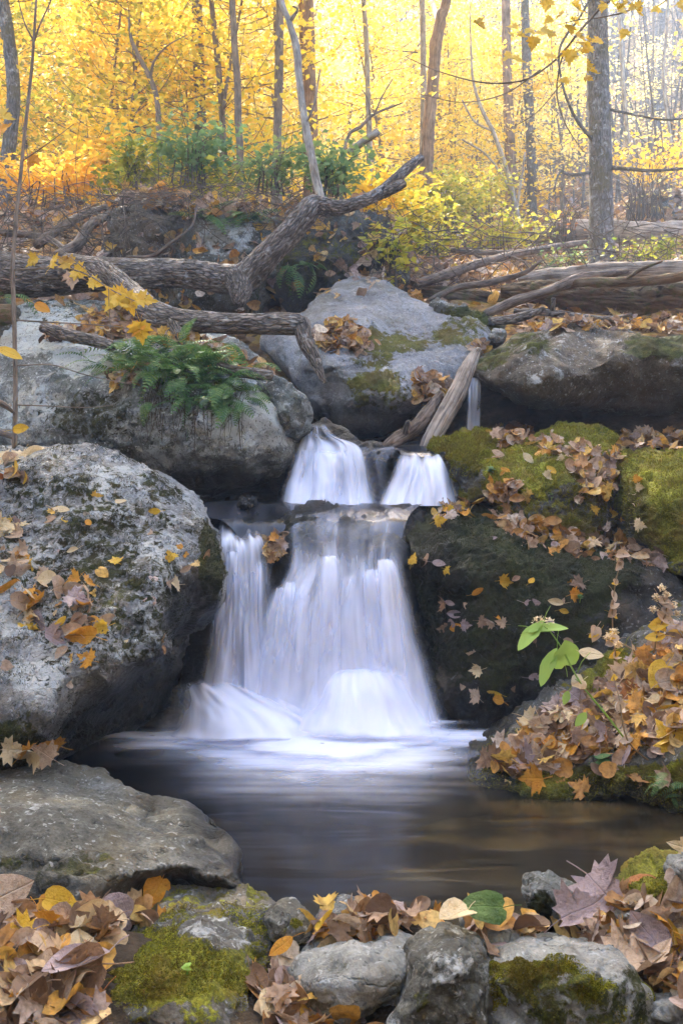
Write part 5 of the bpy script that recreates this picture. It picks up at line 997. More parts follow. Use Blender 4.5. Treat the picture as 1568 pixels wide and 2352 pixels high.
MIXW = {'yellow': 1.5, 'orange': 1.7, 'rusty': .4, 'tan': 3.2, 'brown': .9, 'mauve-grey': 1.9, 'cream': 2.0}
# on the big pale boulder
zone([(90,1290),(170,1320),(220,1380),(230,1440),(170,1490),(110,1480),(60,1440),(50,1380)], 26, 'in the drift on the pale spotted boulder', MIXW, MAPS + BR, (.075, .12), .4, (.008, .03), 1)
zone([(0,1040),(60,1050),(110,1090),(40,1110),(0,1120)], 10, 'near the top of the pale spotted boulder', MIXW, MAPS + BR, (.08, .12), .35, (.005, .02), 2)
zone([(0,1180),(60,1200),(65,1320),(0,1360)], 15, 'at the left side of the pale spotted boulder', MIXW, MAPS + BR, (.08, .12), .35, (.005, .02), 3)
zone([(20,1080),(380,1120),(430,1300),(300,1440),(30,1620),(0,1300)], 20, 'singly among the moss of the pale spotted boulder', {'yellow': 2, 'orange': 1.5, 'cream': 2, 'tan': 2}, MAPS + OV, (.05, .085), .2, (.004, .012), 4)
zone([(20,1710),(90,1700),(100,1740),(40,1760)], 6, 'on the moss foot of the pale spotted boulder', {'orange': 1, 'tan': 1, 'cream': 1}, MAPS, (.09, .12), .4, (.01, .03), 5)
# on the wet black boulder
zone([(960,1240),(1100,1180),(1200,1240),(1350,1320),(1300,1500),(1180,1640),(1040,1600),(980,1400)], 40, 'stuck to the wet black boulder', {'tan': 3, 'yellow': 1.2, 'orange': 1.2, 'brown': 1.5, 'mauve-grey': 1.2, 'cream': 1}, MAPS + OV + OV, (.05, .085), .12, (.004, .01), 6)
zone([(1000,1180),(1060,1160),(1080,1190),(1010,1200)], 7, 'on the shoulder of the wet black boulder', {'yellow': 2, 'orange': 1, 'cream': 1}, MAPS, (.06, .09), .25, (.005, .015), 7)
zone([(1010,1030),(1180,1040),(1320,1030),(1420,1010),(1550,1080),(1520,1230),(1300,1150),(1120,1120)], 26, 'scattered singly over the mossy boulders under the hollow', {'tan': 2, 'cream': 3, 'yellow': 1, 'orange': 1}, MAPS + OV + OV, (.035, .08), .2, (.004, .012), 15)
# on the mossy bank right of the pool
zone([(1125,1765),(1240,1670),(1400,1580),(1568,1460),(1568,1560),(1568,1690),(1460,1720),(1300,1750),(1200,1785),(1135,1780)], 55, 'heaped on the mossy bank right of the pool', MIXW, MAPS + BR, (.085, .14), .3, (.01, .04), 8)
# at the near edge
NW = {'yellow': .6, 'orange': 1.2, 'rusty': .5, 'tan': 3.2, 'brown': 2.2, 'mauve-grey': 3.4, 'cream': 1.0}
zone([(0,2125),(60,2105),(200,2100),(330,2100),(350,2115),(270,2155),(180,2185),(0,2180)], 18, 'in the heap left of the near mossy rock', NW, BR + MAPS, (0.077, 0.136), .33, (.005, .035), 9)
zone([(0,2225),(170,2215),(150,2290),(230,2350),(0,2350)], 14, 'in the near left corner', NW, BR, (0.090, 0.152), .33, (.005, .035), 10)
zone([(690,2120),(860,2085),(980,2065),(1060,2095),(960,2115),(720,2130)], 11, 'behind the pale near stone', NW, BR + MAPS, (0.062, 0.112), .33, (.005, .035), 11)
zone([(1060,2130),(1200,2110),(1400,2090),(1568,2060),(1568,2300),(1520,2240),(1420,2150),(1240,2130),(1090,2140)], 30, 'in the litter at the near right', NW, BR + MAPS, (0.077, 0.144), .33, (.005, .035), 12)
zone([(590,2260),(650,2190),(700,2305),(840,2335),(850,2352),(590,2352)], 7, 'in the gap between the near mossy rock and the pale stone', NW, BR, (0.077, 0.128), .4, (.0, .03), 13)
R0 = np.random.default_rng(99)
for a in [(1050, 2128, 5, 'green', .17, 'large round green leaf standing among dead leaves at the water edge', .9, .06), (1025, 2150, 4, 'cream', .15, 'pale yellow leaf lying flat before the round green leaf', .15, .04), (615, 2215, 9, 'orange', .11, 'bright orange oval leaf leaning on the near mossy rock', .6, .04),
          (690, 2300, 10, 'mauve-grey', .24, 'large smooth mauve leaf drooping between the near mossy rock and pale stone', .3, .07), (700, 2150, 4, 'cream', .18, 'ribbed straw-coloured leaf leaning on the pale near stone', .4, .07), (120, 2225, 6, 'brown', .26, 'big ribbed brown leaf with insect holes, near left', .5, .07),
          (110, 2300, 8, 'mauve-grey', .27, 'long rolled mauve leaf in the near left corner', .2, .08), (190, 2110, 5, 'mauve-grey', .24, 'broad purple-grey leaf in the left heap under the low boulder', .3, .07),
          (60, 2090, 5, 'tan', .22, 'tall tan leaf standing against the low grey boulder', .8, .08), (150, 2118, 4, 'yellow', .13, 'golden leaf upright in the left heap', .9, .08), (300, 2100, 5, 'orange', .15, 'deep orange leaf at the right end of the left heap', .6, .07), (150, 2125, 6, 'cream', .2, 'curled pale leaf showing its toothed edge in the left heap', .2, .09),
          (1420, 2100, 2, 'mauve-grey', .2, 'crinkled pale mauve maple leaf at the near right', .4, .09), (1450, 2160, 2, 'mauve-grey', .24, 'big veined grey-mauve leaf drooping above the mossy near right stone', .3, .09), (1530, 2240, 2, 'tan', .26, 'ribbed pinkish-tan leaf hanging at the right edge', .3, .1), (1520, 1965, 0, 'cream', .16, 'ragged cream leaf on the dark green mossy rock', .6, .05), (1545, 2130, 5, 'rusty', .2, 'rust-brown leaf standing at the right edge', .6, .08),
          (1500, 1605, 5, 'yellow', .16, 'bright yellow spotted leaf standing in the bank heap', .8, .07), (1530, 1690, 0, 'yellow', .17, 'golden maple leaf low on the mossy bank', .6, .06), (1205, 1780, 0, 'orange', .15, 'peach-orange maple leaf hanging over the bank edge', .3, .04), (1078, 1436, 3, 'mauve-grey', .075, 'lilac star-shaped leaf on the wet black boulder', .05, .01), (1138, 1605, 9, 'orange', .11, 'large amber oval leaf low on the wet black boulder', .1, .012), (955, 1275, 1, 'yellow', .085, 'yellow maple leaf at the falls side of the wet black boulder', .2, .015)]:
    up = a[6] >= .6; put_leaf(a[0], a[1], a[2], a[3], a[4] * (.78 if a[1] < 2000 else .66), a[5], None, R0, .12 if up else a[6] * .6, a[7], face=((.1, -.45, .85) if a[3] == 'green' else (R0.normal() * .25, -.8, .55)) if up else None)

# everything past those: one litter
M_lit = None
s = NT('mixed dead leaves'); r_ = s.n('ShaderNodeNewGeometry').outputs['Random Per Island']; o = s.obj()
st_ = [(0, (.09, .05, .03)), (.12, (.24, .15, .09)), (.26, (.46, .31, .20)), (.38, (.36, .19, .07)), (.50, (.62, .30, .05)), (.62, (.68, .44, .09)), (.76, (.56, .42, .30)), (.88, (.40, .30, .27)), (1, (.72, .60, .43))]
col = s.ramp(r_, st_); col = s.mix(s.ramp(s.noise(o, 45, 5, .65), [(.42, 0), (.66, .65)]), col, (.10, .045, .015))
M_lit = s.done(s.leafy(col, .22, s.bump(s.noise(o, 60, 3, .6), .5, .01), rough=.55, spec=.3))
LB = Bag(); RL = np.random.default_rng(5)
def litter(poly, n, size, tilt=.5, lift=(0, .04), maxY=40, shapes=ANY):
    for px, py in in_poly(poly, n, RL):
        h = hit(px, py)
        if h is None or h[0][1] > maxY: continue
        add_litter(h[0] + h[1] * RL.uniform(*lift), h[1], RL.uniform(*size), tilt, shapes)
def add_litter(p, N, size, tilt, shapes):
    v, q, t, uv = LOGEO[int(RL.choice(shapes))]; M = orient(N, RL.uniform(0, 6.28), tilt, RL)
    LB.add((v - [0, .42, 0]) @ M.T * size + p, q, t, np.zeros((len(v), 2)))
litter([(180,745),(300,705),(420,760),(470,790),(560,830),(545,850),(430,800),(250,775)], 700, (.05, .10), .45, (0, .06))
litter([(100,745),(250,770),(230,790),(120,780)], 60, (.06, .1))
litter([(250,860),(330,840),(350,870),(260,890)], 25, (.06, .1))
litter([(480,830),(620,850),(600,872),(500,850)], 60, (.06, .1))
litter([(718,775),(760,750),(800,735),(850,795),(830,812),(730,808)], 200, (.06, .11), .6, (0, .08))
litter([(945,872),(1000,870),(1035,890),(1000,945),(960,915)], 110, (.06, .11), .6, (0, .07))
litter([(1075,800),(1110,785),(1125,800),(1090,825)], 50, (.06, .1))
litter([(1130,1000),(1220,985),(1200,1010),(1140,1030)], 80, (.06, .1), .5)
litter([(1225,1010),(1330,1015),(1420,1050),(1445,1090),(1400,1120),(1330,1140),(1310,1060),(1240,1040)], 150, (.05, .10), .35, (0, .03))
litter([(1430,1000),(1568,1010),(1568,1032),(1430,1032)], 150, (.06, .11), .5)
litter([(1120,1120),(1190,1110),(1200,1140),(1140,1150)], 50, (.06, .1), .5)
litter([(1000,1165),(1060,1150),(1110,1150),(1080,1180),(1010,1195)], 25, (.05, .09), .3, (0, .015))
litter([(1110,1180),(1250,1195),(1400,1225),(1530,1270),(1510,1300),(1400,1288),(1250,1265),(1150,1215)], 190, (.05, .10), .35, (0, .03))
litter([(600,1230),(650,1220),(665,1270),(620,1275)], 20, (.05, .08), .4, (0, .03), shapes=MAPS)
litter([(1125,1765),(1240,1665),(1400,1570),(1568,1440),(1620,1560),(1620,1690),(1460,1715),(1300,1750),(1200,1782),(1140,1780)], 560, (.06, .11), .32, (0, .03))
litter([(1200,1740),(1540,1700),(1560,1800),(1250,1810)], 30, (.05, .1), .3, (0, .01))
litter([(0,2115),(60,2100),(330,2095),(355,2115),(270,2150),(190,2180),(0,2180)], 120, (.06, .10), .4, (0, .03))
litter([(0,2210),(180,2205),(150,2290),(240,2380),(0,2380)], 120, (.07, .12), .5, (0, .04))
litter([(590,2260),(650,2170),(720,2310),(860,2380),(590,2380)], 70, (.06, .11), .5, (-.02, .03))
litter([(690,2130),(870,2085),(980,2070),(1060,2100),(960,2125),(720,2140)], 100, (.06, .09), .4, (0, .03))
litter([(1050,2140),(1200,2110),(1400,2085),(1600,2050),(1600,2330),(1520,2270),(1410,2160),(1240,2145),(1090,2150)], 280, (.06, .11), .4, (0, .03))
litter([(1160,742),(1568,738),(1568,768),(1300,752),(1200,765)], 260, (.06, .11), .5, (0, .04))
litter([(900,540),(1240,540),(1600,600),(1600,640),(1340,650),(950,670)], 1500, (.08, .14), .6, (0, .06))
litter([(900,420),(1600,440),(1600,560),(900,560)], 1300, (.12, .2), .6, (0, .06))
litter([(-20,420),(240,440),(700,450),(700,520),(240,470),(0,580)], 900, (.09, .14), .6, (0, .08))
litter([(0,560),(940,480),(940,660),(500,740),(0,700)], 240, (.07, .12), .5, (0, .04))
litter([(0,1020),(500,1250),(380,1500),(0,1700)], 30, (.03, .06), .3, (0, .01))
for k in range(5000):
    y = 8.5 + 26 * RL.uniform() ** 1.2; px = RL.uniform(-250, 1820); x = (px - CX) * y / F; h = BVH.ray_cast(Vector((x, y, 30)), Vector((0, 0, -1)))
    if h[0] is not None: add_litter(np.array(h[0]) + [0, 0, RL.uniform(0, .05)], np.array(h[1]), RL.uniform(.11, .2), .6, [0, 5, 9])
for k in range(2600):
    y = RL.uniform(1.9, 8.6); x = RL.uniform(1.0, 5.5) * (1 if RL.uniform() < .55 else -1)
    if abs(x) < .36 * y: continue
    h = BVH.ray_cast(Vector((x, y, 12)), Vector((0, 0, -1)))
    if h[0] is not None and h[0].z > .08 and h[1].z > .5: add_litter(np.array(h[0]) + [0, 0, RL.uniform(0, .03)], np.array(h[1]), RL.uniform(.07, .13), .4, ANY)
lm = LB.mesh('leaf_litter'); tag(link('leaf_litter', lm, M_lit), 'brown and orange leaf litter covering rocks, bank and slope', kind='stuff')
# ------------------------------------------------------------------ ferns and small plants
M_fern = crown_mat('fern green', [(.05, .12, .035), (.08, .17, .05), (.12, .22, .065), (.20, .28, .07)], tr=.35)
M_lime = crown_mat('lime green leaf', [(.30, .46, .08), (.38, .54, .12)], tr=.4)
M_dead = crown_mat('dry stalk', [(.30, .20, .10), (.24, .15, .07)], tr=.1)
M_root = bark_mat('brown roots', (.03, .018, .01), (.13, .08, .045), su=90, sv=10, bs=.3)
def frond(L, seed, droop, wid=.32, npair=14):
    rg = np.random.default_rng(seed); b = Bag(); t = np.linspace(0, 1, npair + 2)
    y = L * t * (1 - .18 * droop * t); z = L * (.55 * t - (.35 + .75 * droop) * t ** 2)
    bend = rg.normal() * .12 * L; x = bend * t ** 2
    c = np.stack([x, y, z], 1); b.add(*tube(np.c_[c, .0022 * (1.15 - t)], 4, L / 10, cap=False)[:3])
    for i in range(1, npair + 1):
        f = t[i]; w = wid * L * (math.sin(math.pi * min(1, .12 + f * .88)) ** .8) * .62; d = c[i + 1] - c[i - 1]; d = d / np.linalg.norm(d)
        for sgn in (-1, 1):
            sd_ = np.array([sgn, 0, -.18]); tip = c[i] + sd_ * w + d * w * .35; wd = d * L / npair * .31
            m = c[i] + (tip - c[i]) * .5 + [0, 0, .006]
            v = np.array([c[i] - wd * .7, c[i] + wd * .7, m + wd, m - wd * .9, tip]); b.add(v, [(0, 1, 2, 3)] if sgn > 0 else [(3, 2, 1, 0)], [(3, 2, 4)] if sgn > 0 else [(4, 2, 3)])
    return b.arr()[:3]
FR = [frond(1.0, 60 + k, dr) for k, dr in enumerate([.2, .5, .8, 1.1, .6])]
def fern(label, px, py, n, L, seed, spread=6.283, face=-1.57, down=0.0, group=None, spr=.05):
    h = hit(px, py)
    if h is None: return
    rg = np.random.default_rng(seed); b = Bag()
    for k in range(n):
        v, q, t = FR[int(rg.integers(len(FR)))]; a = face + (rg.uniform() - .5) * spread - 1.5708; l = L * rg.uniform(.6, 1.15); el = rg.uniform(-.2, .75) - down
        R = Matrix.Rotation(a, 3, 'Z') @ Matrix.Rotation(el, 3, 'X') @ Matrix.Rotation(rg.normal() * .3, 3, 'Y')
        b.add(v * l @ np.array(R).T + rg.normal(size=3) * np.array([spr, spr * .4, spr * .4]), q, t)
    me = b.mesh('fern', smooth=False); o = link('fern', me, M_fern, loc=h[0] + h[1] * .02); return tag(o, label, 'fern', group)
gF = 'fern tufts crowning the broad grey boulder'
for k, (a, b, n, L, dn) in enumerate([(290,835,18,.22,.0),(350,815,18,.22,0),(420,825,20,.23,.1),(480,850,20,.23,.1),(400,865,20,.23,.25),(460,895,20,.23,.3),(335,855,18,.22,.2),(505,890,18,.22,.25),(500,935,14,.2,.5),(440,920,14,.2,.6),(535,925,10,.17,.5)]):
    fern('green fern tuft in the thick fern crown of the broad grey boulder', a, b, int(n * 1.6), L * 1.12, 500 + k, 5.0, -1.57, dn, gF, .09)
fern('single fern tuft drooping low on the broad grey boulder face', 340, 930, 6, .13, 520, 2.5, -1.57, .9, None, .015)
fern('fern in the crack of the grey lichened boulder behind the log', 575, 510, 14, .34, 521, 4.0, -1.57, .2)
fern('fern hanging below the bend of the massive log', 690, 610, 10, .32, 522, 3.0, -1.57, .7)
fern('small fern at the water edge of the mossy bank', 1548, 1795, 8, .13, 523, 4, -1.57, .2)
fern('tiny fern sprig below the small fern on the mossy bank', 1540, 1838, 4, .07, 524, 4, -1.57, .2)
fern('fern under the far left end of the massive log', 20, 690, 8, .25, 525, 4, -1.57, .3)
fern('fern sprig on the brown rounded boulder by the log', 470, 505, 9, .28, 526, 4, -1.57, .2)
# roots hanging under the ferns
rg = np.random.default_rng(31); b = Bag()
for k in range(130):
    px, py = rg.uniform(330, 560), rg.uniform(850, 960); h = hit(px, py)
    if h is None: continue
    p = h[0] + h[1] * .03; L = rg.uniform(.06, .22); e = p + np.array([rg.normal() * .03, -rg.uniform(0, .03), -L])
    b.add(*tube(np.c_[np.array([p + [0, .02, .02], (p + e) / 2 + rg.normal(size=3) * .012, e]), [.0022, .0017, .0008]], 3, .06, cap=False))
tag(link('hanging_roots', b.mesh('hanging_roots'), M_root), 'matted brown roots hanging below the ferns', kind='stuff')

def star_leaf(p, M, size, k=0): 
    v, q, t, uv = GEO[k]; return (v - [0, 0, 0]) @ M.T * size + p, q, t, uv
def plant_leaf(parent, name, p, k, mat, size, d, n):
    """leaf mesh k with its stalk end at p (relative to the plant), pointing along d with face normal n"""
    d = np.array(d, float) / np.linalg.norm(d); n = np.array(n, float); n = n - d * (n @ d); n /= np.linalg.norm(n); x = np.cross(d, n); M = np.stack([x, d, n], 1)
    v, q, t, uv = GEO[k]; v = v.copy(); me = mesh_np(name, (v @ M.T) * size + p, q, t, uv); return link(name, me, mat, parent)
# thin sapling at the left with a few yellow maple leaves
b0 = P(34, 1022, 5.0); sp = empty('sapling', b0, 'thin bare sapling at the far left holding a few yellow maple leaves', 'sapling'); b = Bag()
for rw in [[(34,1030,5.0,6),(36,900,5.0,5.5),(34,760,5.0,5.2),(30,620,5.0,5),(36,520,5.0,4.5),(48,400,5.0,4.2),(60,280,5.0,4),(72,170,5.0,3.6),(78,95,5.0,3.2),(84,0,5.0,2.6),(90,-60,5,2)],
           [(79,95,5,2.4),(95,50,5,2),(118,0,5,1.6),(130,-40,5,1)], [(79,95,5,2.2),(60,60,5,1.8),(45,10,5,1.4),(38,-40,5,1)], [(30,620,5,2.2),(90,617,4.95,2),(160,618,4.9,1.8),(210,635,4.85,1.6),(260,668,4.8,1.4),(330,700,4.75,1)],
           [(36,735,5,2),(110,740,4.95,1.8),(200,745,4.9,1.5),(280,752,4.85,1.1),(330,768,4.8,.8)], [(40,840,5,1.8),(120,838,4.95,1.5),(200,862,4.9,1.2),(300,882,4.85,.9)], [(36,930,5,1.8),(100,932,4.95,1.5),(200,936,4.9,1),(260,930,4.85,.8)], [(30,600,5,1.5),(-20,640,5,1)],
           [(52,370,5,1.6),(110,330,4.95,1.2),(170,285,4.9,.8)], [(60,440,5,1.4),(20,400,5,1)], [(35,950,5,2.4),(10,930,4.9,7),(-40,905,4.85,8)], [(230,645,4.85,1),(150,580,4.9,.9),(80,520,5,.7)], [(250,660,4.8,1),(252,720,4.8,.8),(258,790,4.8,.6)]]:
    b.add(*tube(PT(rw), 7, .05, .05))
link('trunk', b.mesh('trunk', b0), bark_mat('sapling bark', (.12, .09, .065), (.32, .26, .20), su=80, sv=12, bs=.3), sp)
rg = np.random.default_rng(41)
for (px, py, Y, k, c, sz, dx, dz) in [(75,600,4.92,0,'yellow',.085,-.6,-.5),(150,600,4.9,3,'yellow',.10,-.5,.3),(185,625,4.88,0,'yellow',.10,.7,-.3),(120,598,4.9,1,'yellow',.09,.3,.4),(165,640,4.87,1,'tan',.105,.1,-1),(220,650,4.84,3,'yellow',.085,.9,-.2),(260,690,4.8,0,'yellow',.13,-.5,-.7),(285,690,4.78,3,'yellow',.13,.6,-.4),(300,695,4.78,1,'yellow',.12,.2,-.8),(335,690,4.76,0,'yellow',.11,1,-.1),(270,680,4.8,3,'yellow',.11,-.9,-.2),(325,762,4.8,0,'yellow',.12,.1,-1),(315,755,4.8,3,'orange',.09,-.4,-.8),(95,705,4.92,7,'orange',.10,.9,-.5),(20,810,4.9,7,'yellow',.13,.9,-.4),(5,300,4.9,0,'orange',.12,.4,.2),(10,265,4.9,3,'yellow',.11,.8,-.3),(70,370,5,1,'orange',.10,-.4,-.8),(45,985,4.9,7,'yellow',.10,.8,.1)]:
    d = np.array([dx, rg.uniform(-.5, .2), dz]); plant_leaf(sp, 'leaf', P(px, py, Y) - b0, k, LM[c], sz, d, [rg.normal() * .3, -1, .7 + rg.normal() * .3])
# bare branch with yellow maple leaves hanging into the top right corner
b0 = P(1560, -60, 6.0); br = empty('maple_branch', b0, 'dark arching branch with yellow maple leaves reaching in at the top right', 'branch'); b = Bag()
for rw in [[(1700,-200,6.0,6),(1560,-60,6,5),(1480,-30,6,4),(1400,0,6,3.6),(1340,60,6,3.2),(1300,110,6,2.8),(1260,150,6,2.4),(1200,185,6,2),(1110,190,6,1.7),(1010,165,6,1.2),(930,130,6,.8)],
           [(1300,110,6,2.2),(1285,150,6,2),(1278,220,6,1.8),(1300,290,6,1.4),(1340,350,6,1)], [(1240,160,6,1.6),(1160,215,6,1.4),(1060,235,6,1.1),(960,215,6,.8)], [(1480,-30,6,2.4),(1450,20,6,2),(1380,40,6,1.6),(1330,45,6,1.2),(1270,60,6,.8)], [(1560,-60,6,3),(1540,-10,6,2),(1500,20,6,1.4)], [(1290,190,6,1.4),(1230,260,6,1.2),(1160,300,6,.8)]]:
    b.add(*tube(PT(rw), 6, .06, .05))
link('limb', b.mesh('limb', b0), M_dbark, br)
for k in range(46):
    px, py = [(1240,60),(1300,50),(1180,110),(1360,130),(1270,120),(1430,30),(1520,30),(1330,150),(1390,15),(1290,95),(1210,70),(1480,20)][k % 12]; px += rg.normal() * 38; py += rg.normal() * 24
    d = np.array([rg.normal(), rg.normal() * .4, -.6 + rg.normal() * .4]); plant_leaf(br, 'leaf', P(px, py, 6 + rg.normal() * .15) - b0, int(rg.integers(4)), LM['yellow'], rg.uniform(.06, .10), d, [rg.normal() * .4, -.8, .8])
# heart-leaved weed leaning out from the bank
b0 = P(1432, 1690, 3.82); pl_ = empty('weed', b0, 'lime-green heart-leaved weed leaning from the bank over the black boulder', 'plant'); b = Bag()
for rw in [[(1432,1695,3.82,2.4),(1390,1640,3.8,2.4),(1340,1580,3.78,2.2),(1310,1530,3.78,2),(1290,1490,3.78,1.8),(1262,1450,3.78,1.5),(1248,1438,3.78,1.2)], [(1262,1450,3.78,1.4),(1220,1452,3.78,1)], [(1290,1490,3.78,1.4),(1270,1512,3.76,1),(1262,1525,3.76,.8)], [(1325,1545,3.78,1.4),(1335,1520,3.76,1),(1355,1498,3.76,.8)], [(1330,1565,3.78,1.4),(1320,1560,3.77,1)], [(1340,1582,3.78,1.2),(1360,1600,3.78,.8)]]:
    b.add(*tube(PT(rw), 6, .03, .03))
link('stem', b.mesh('stem', b0), M_lime, pl_)
for (px, py, k, sz, d, n, m) in [(1300,1510,5,.125,(-.12,-.45,.6),(.1,-1,.35),M_lime),(1222,1455,7,.13,(-.75,-.2,-.75),(-.6,-.5,.7),M_lime),(1262,1525,7,.14,(-.5,-.2,-1),(-.8,-.4,.35),M_lime),(1258,1443,7,.115,(1,-.2,.05),(.1,-.35,1),M_lime),(1228,1440,9,.07,(.6,-.2,.5),(0,-.5,1),M_lime),(1352,1500,9,.085,(1,-.1,-.15),(.1,-.8,.7),LM['cream']),(1330,1565,5,.07,(-.5,-.5,-.1),(.2,-.8,.7),LM['cream']),(1335,1650,9,.06,(-.5,-.2,-.5),(0,-1,.5),M_lime),(1300,1600,9,.05,(-.3,-.3,-.6),(0,-1,.5),M_lime)]:
    plant_leaf(pl_, 'leaf', P(px, py, 3.78) - b0, k, m, sz * 1.15, d, n)
fb = Bag()
for k in range(60):
    a, r = rg.uniform(0, 6.28), math.sqrt(rg.uniform()) * .042; c = P(1246, 1428, 3.78) - b0 + [r * math.cos(a), r * math.sin(a) * .8, .006 * rg.normal() + .012 - r * .2]
    v, q = leaf_quads(c[None], .012, rg); fb.add(v, q)
link('flower_head', fb.mesh('flower_head'), LM['cream'], pl_)
# dried stalks and asters on the bank
def stalk(label, rows, leaves, seed, mat=None, lm='tan', sz=(.03, .06), cat='plant', name='dry_stalk'):
    p = PT(rows); b0 = p[0, :3].copy(); t = empty(name, b0, label, cat); b = Bag(); b.add(*tube(p, 5, .04, .05)); link('stem', b.mesh('stem', b0), mat or M_dead, t)
    rg = np.random.default_rng(seed); c = catmull(p[:, :3], 60)
    for k in range(leaves):
        q = c[int(rg.uniform(12, 59))] - b0; plant_leaf(t, 'leaf', q, int(rg.choice([6, 8, 9])), LM[lm if rg.uniform() < .6 else 'yellow'], rg.uniform(*sz), [rg.normal(), rg.normal() * .4, -.5 + rg.normal() * .4], [rg.normal() * .4, -.8, .6])
    return t
stalk('dry yellowing stalk with curled leaves rising against the black boulder', [(1425,1580,4.2,2.4),(1412,1500,4.2,2),(1405,1420,4.2,1.7),(1412,1340,4.2,1.3),(1430,1270,4.2,.8)], 16, 71)
a1 = stalk('withered aster with fuzzy pale seed heads at the right edge of the bank', [(1500,1500,4.1,2.4),(1510,1450,4.1,2),(1530,1400,4.1,1.8),(1520,1370,4.1,1.4)], 9, 72, sz=(.05, .09))
stalk('curved bare stalk crossing the leaf heap on the bank', [(1505,1760,3.75,2),(1440,1700,3.75,2),(1420,1600,3.8,1.6),(1400,1530,3.9,1)], 3, 73)
a2 = stalk('second withered aster leaning left on the bank top', [(1480,1530,4.15,2),(1450,1490,4.15,1.8),(1400,1470,4.15,1.4),(1355,1450,4.15,1)], 7, 74, sz=(.04, .07))
for t, pts in ((a1, [(1505,1372),(1530,1365),(1545,1390),(1500,1400),(1555,1410),(1520,1350)]), (a2, [(1395,1462),(1410,1450),(1420,1480)])):
    for px, py in pts:
        c0 = P(px, py, 4.1) - np.array(t.location); dd = rg.normal(size=(60, 3)); dd /= np.linalg.norm(dd, axis=1)[:, None]; v, q = leaf_quads(c0 + dd * rg.uniform(.3, 1, (60, 1)) * .018, .012, rg); link('seed_head', mesh_np('seed_head', v, q), LM['cream'], t)
def sprig(label, px, py, L, k, n, sz, mat, seed):
    h = hit(px, py)
    if h is None: return
    rg = np.random.default_rng(seed); t = empty('seedling', h[0], label, 'plant'); b = Bag()
    b.add(*tube(np.array([[0, 0, 0, .002], [.003, -.005, L * .6, .0016], [0, -.012, L, .001]]), 4, .02)); link('stem', b.mesh('stem'), M_lime, t)
    for i in range(n):
        a = i * 2.4 + rg.uniform(0, .6); f = rg.uniform(.45, 1); plant_leaf(t, 'leaf', np.array([0, -.01 * f, L * f]), k, mat, sz * rg.uniform(.7, 1.1), [math.cos(a), math.sin(a), .2], [0, -.3, 1])
sprig('tiny pale green seedling on the near mossy rock', 430, 2240, .03, 9, 4, .028, M_lime, 1)
sprig('green seedling with oval leaves at the foot of the mossy bank', 1380, 1770, .06, 9, 6, .06, M_fern, 2)
sprig('green sprig growing in the gap beside the golden-mossed boulder', 1125, 1100, .08, 9, 9, .05, M_fern, 3)
sprig('small green seedling on the face of the wet black boulder', 1330, 1385, .04, 9, 5, .035, M_fern, 4)
sprig('leafy green sprig below the leaf drift of the golden-mossed boulder', 1265, 1150, .04, 9, 5, .04, M_fern, 5)
sprig('pale green seedling on the rotten orange-brown trunk', 1425, 672, .12, 5, 9, .075, M_lime, 6)
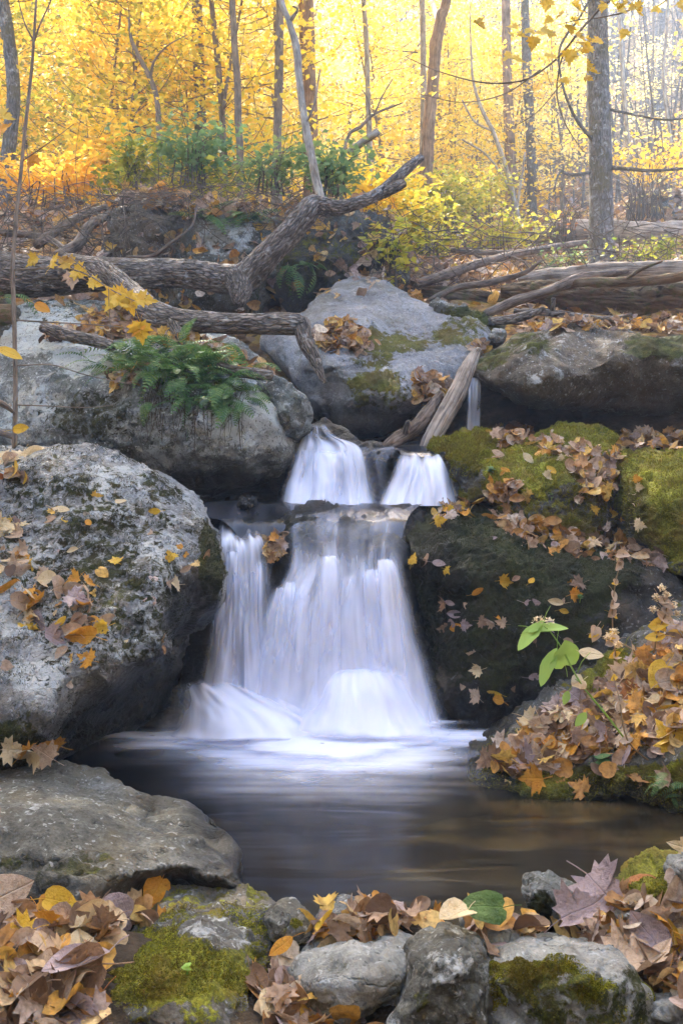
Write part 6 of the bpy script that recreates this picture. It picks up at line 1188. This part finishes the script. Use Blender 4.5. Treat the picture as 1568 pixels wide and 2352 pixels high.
# moss fuzz on the mossiest rocks: short blades, one part per rock
def fuzz_mat(nm, cols, alt):
    s = NT(nm); r = s.n('ShaderNodeNewGeometry').outputs['Random Per Island']; o = s.obj()
    col = s.ramp(r, [(i / (len(cols) - 1), c) for i, c in enumerate(cols)])
    col = s.mix(s.math('MULTIPLY', s.ramp(s.noise(o, 6.5, 6, .68), [(.42, 0), (.58, 1)]), .8), col, alt)
    return s.done(s.leafy(col, .25, rough=.7, spec=.1))
M_fuzz = fuzz_mat('moss fuzz', [(.05, .05, .006), (.14, .135, .012), (.28, .28, .022), (.38, .37, .03)], (.11, .075, .012))
M_fuzzd = fuzz_mat('dark moss fuzz', [(.010, .011, .003), (.03, .034, .007), (.08, .08, .014)], (.02, .016, .006))
for lab, (ob, V, N, Q, M, org, front) in ROCKS.items():
    dens = 0
    if 'near mossy' in lab or 'moss-covered' in lab or 'bright moss at the near' in lab: dens, L, mt = 26000, .008, M_fuzz
    elif 'mossy bank' in lab or 'golden-mossed' in lab or 'bright green mossy' in lab or 'dark green mossy rock at' in lab or 'small mossy boulder at' in lab: dens, L, mt = 22000, .011, M_fuzz
    elif 'huge pale' in lab: dens, L, mt = 26000, .009, M_fuzzd
    elif 'big wet black' in lab: dens, L, mt = 16000, .010, M_fuzzd
    if not dens: continue
    rg = np.random.default_rng(len(lab)); fq = Q[: (len(Q) // 2)]; mv = sstep(.45, .62, fbm(V * 11, 4, 4) * .32 + .5 + (M[:, 0] - .5) * .9)
    A = np.linalg.norm(np.cross(V[fq[:, 1]] - V[fq[:, 0]], V[fq[:, 3]] - V[fq[:, 0]]), axis=1) * mv[fq].mean(1)
    if A.sum() <= 0: continue
    f = fq[rg.choice(len(fq), dens, p=A / A.sum())]; a, b_ = rg.uniform(size=(2, dens, 1))
    p = (V[f[:, 0]] * (1 - a) + V[f[:, 1]] * a) * (1 - b_) + (V[f[:, 3]] * (1 - a) + V[f[:, 2]] * a) * b_
    n_ = N[f[:, 0]] + rg.normal(size=(dens, 3)) * .45; n_[:, 2] += .35; n_ /= np.linalg.norm(n_, axis=1)[:, None]
    sd_ = np.cross(n_, rg.normal(size=(dens, 3))); sd_ /= np.linalg.norm(sd_, axis=1)[:, None]; l = (L * rg.uniform(.5, 1.3, dens))[:, None]
    v = np.stack([p - sd_ * l * .16 - n_ * .003, p + sd_ * l * .16 - n_ * .003, p + n_ * l], 1).reshape(-1, 3) - org
    o = link('moss', mesh_np('moss', v, None, np.arange(3 * dens).reshape(-1, 3), smooth=False), mt, ob)
# ------------------------------------------------------------------ the air between here and the far woods
hb = Bag(); x0, x1, y0, y1, z0, z1 = -110, 110, -15, 118, -3, 58
hv = np.array([[x, y, z] for x in (x0, x1) for y in (y0, y1) for z in (z0, z1)], float)
hb.add(hv, [(0, 1, 3, 2), (4, 6, 7, 5), (0, 4, 5, 1), (2, 3, 7, 6), (0, 2, 6, 4), (1, 5, 7, 3)])
hm = bpy.data.materials.new('haze'); hm.use_nodes = True; ht = hm.node_tree; ht.nodes.clear(); ho = ht.nodes.new('ShaderNodeOutputMaterial'); hp = ht.nodes.new('ShaderNodeVolumePrincipled')
hp.inputs['Color'].default_value = (.95, .93, .90, 1); hp.inputs['Density'].default_value = .006; hp.inputs['Anisotropy'].default_value = .15; ht.links.new(hp.outputs[0], ho.inputs['Volume'])
hz = link('haze', hb.mesh('haze', smooth=False), hm); tag(hz, 'pale glowing haze in the autumn woods', kind='stuff')
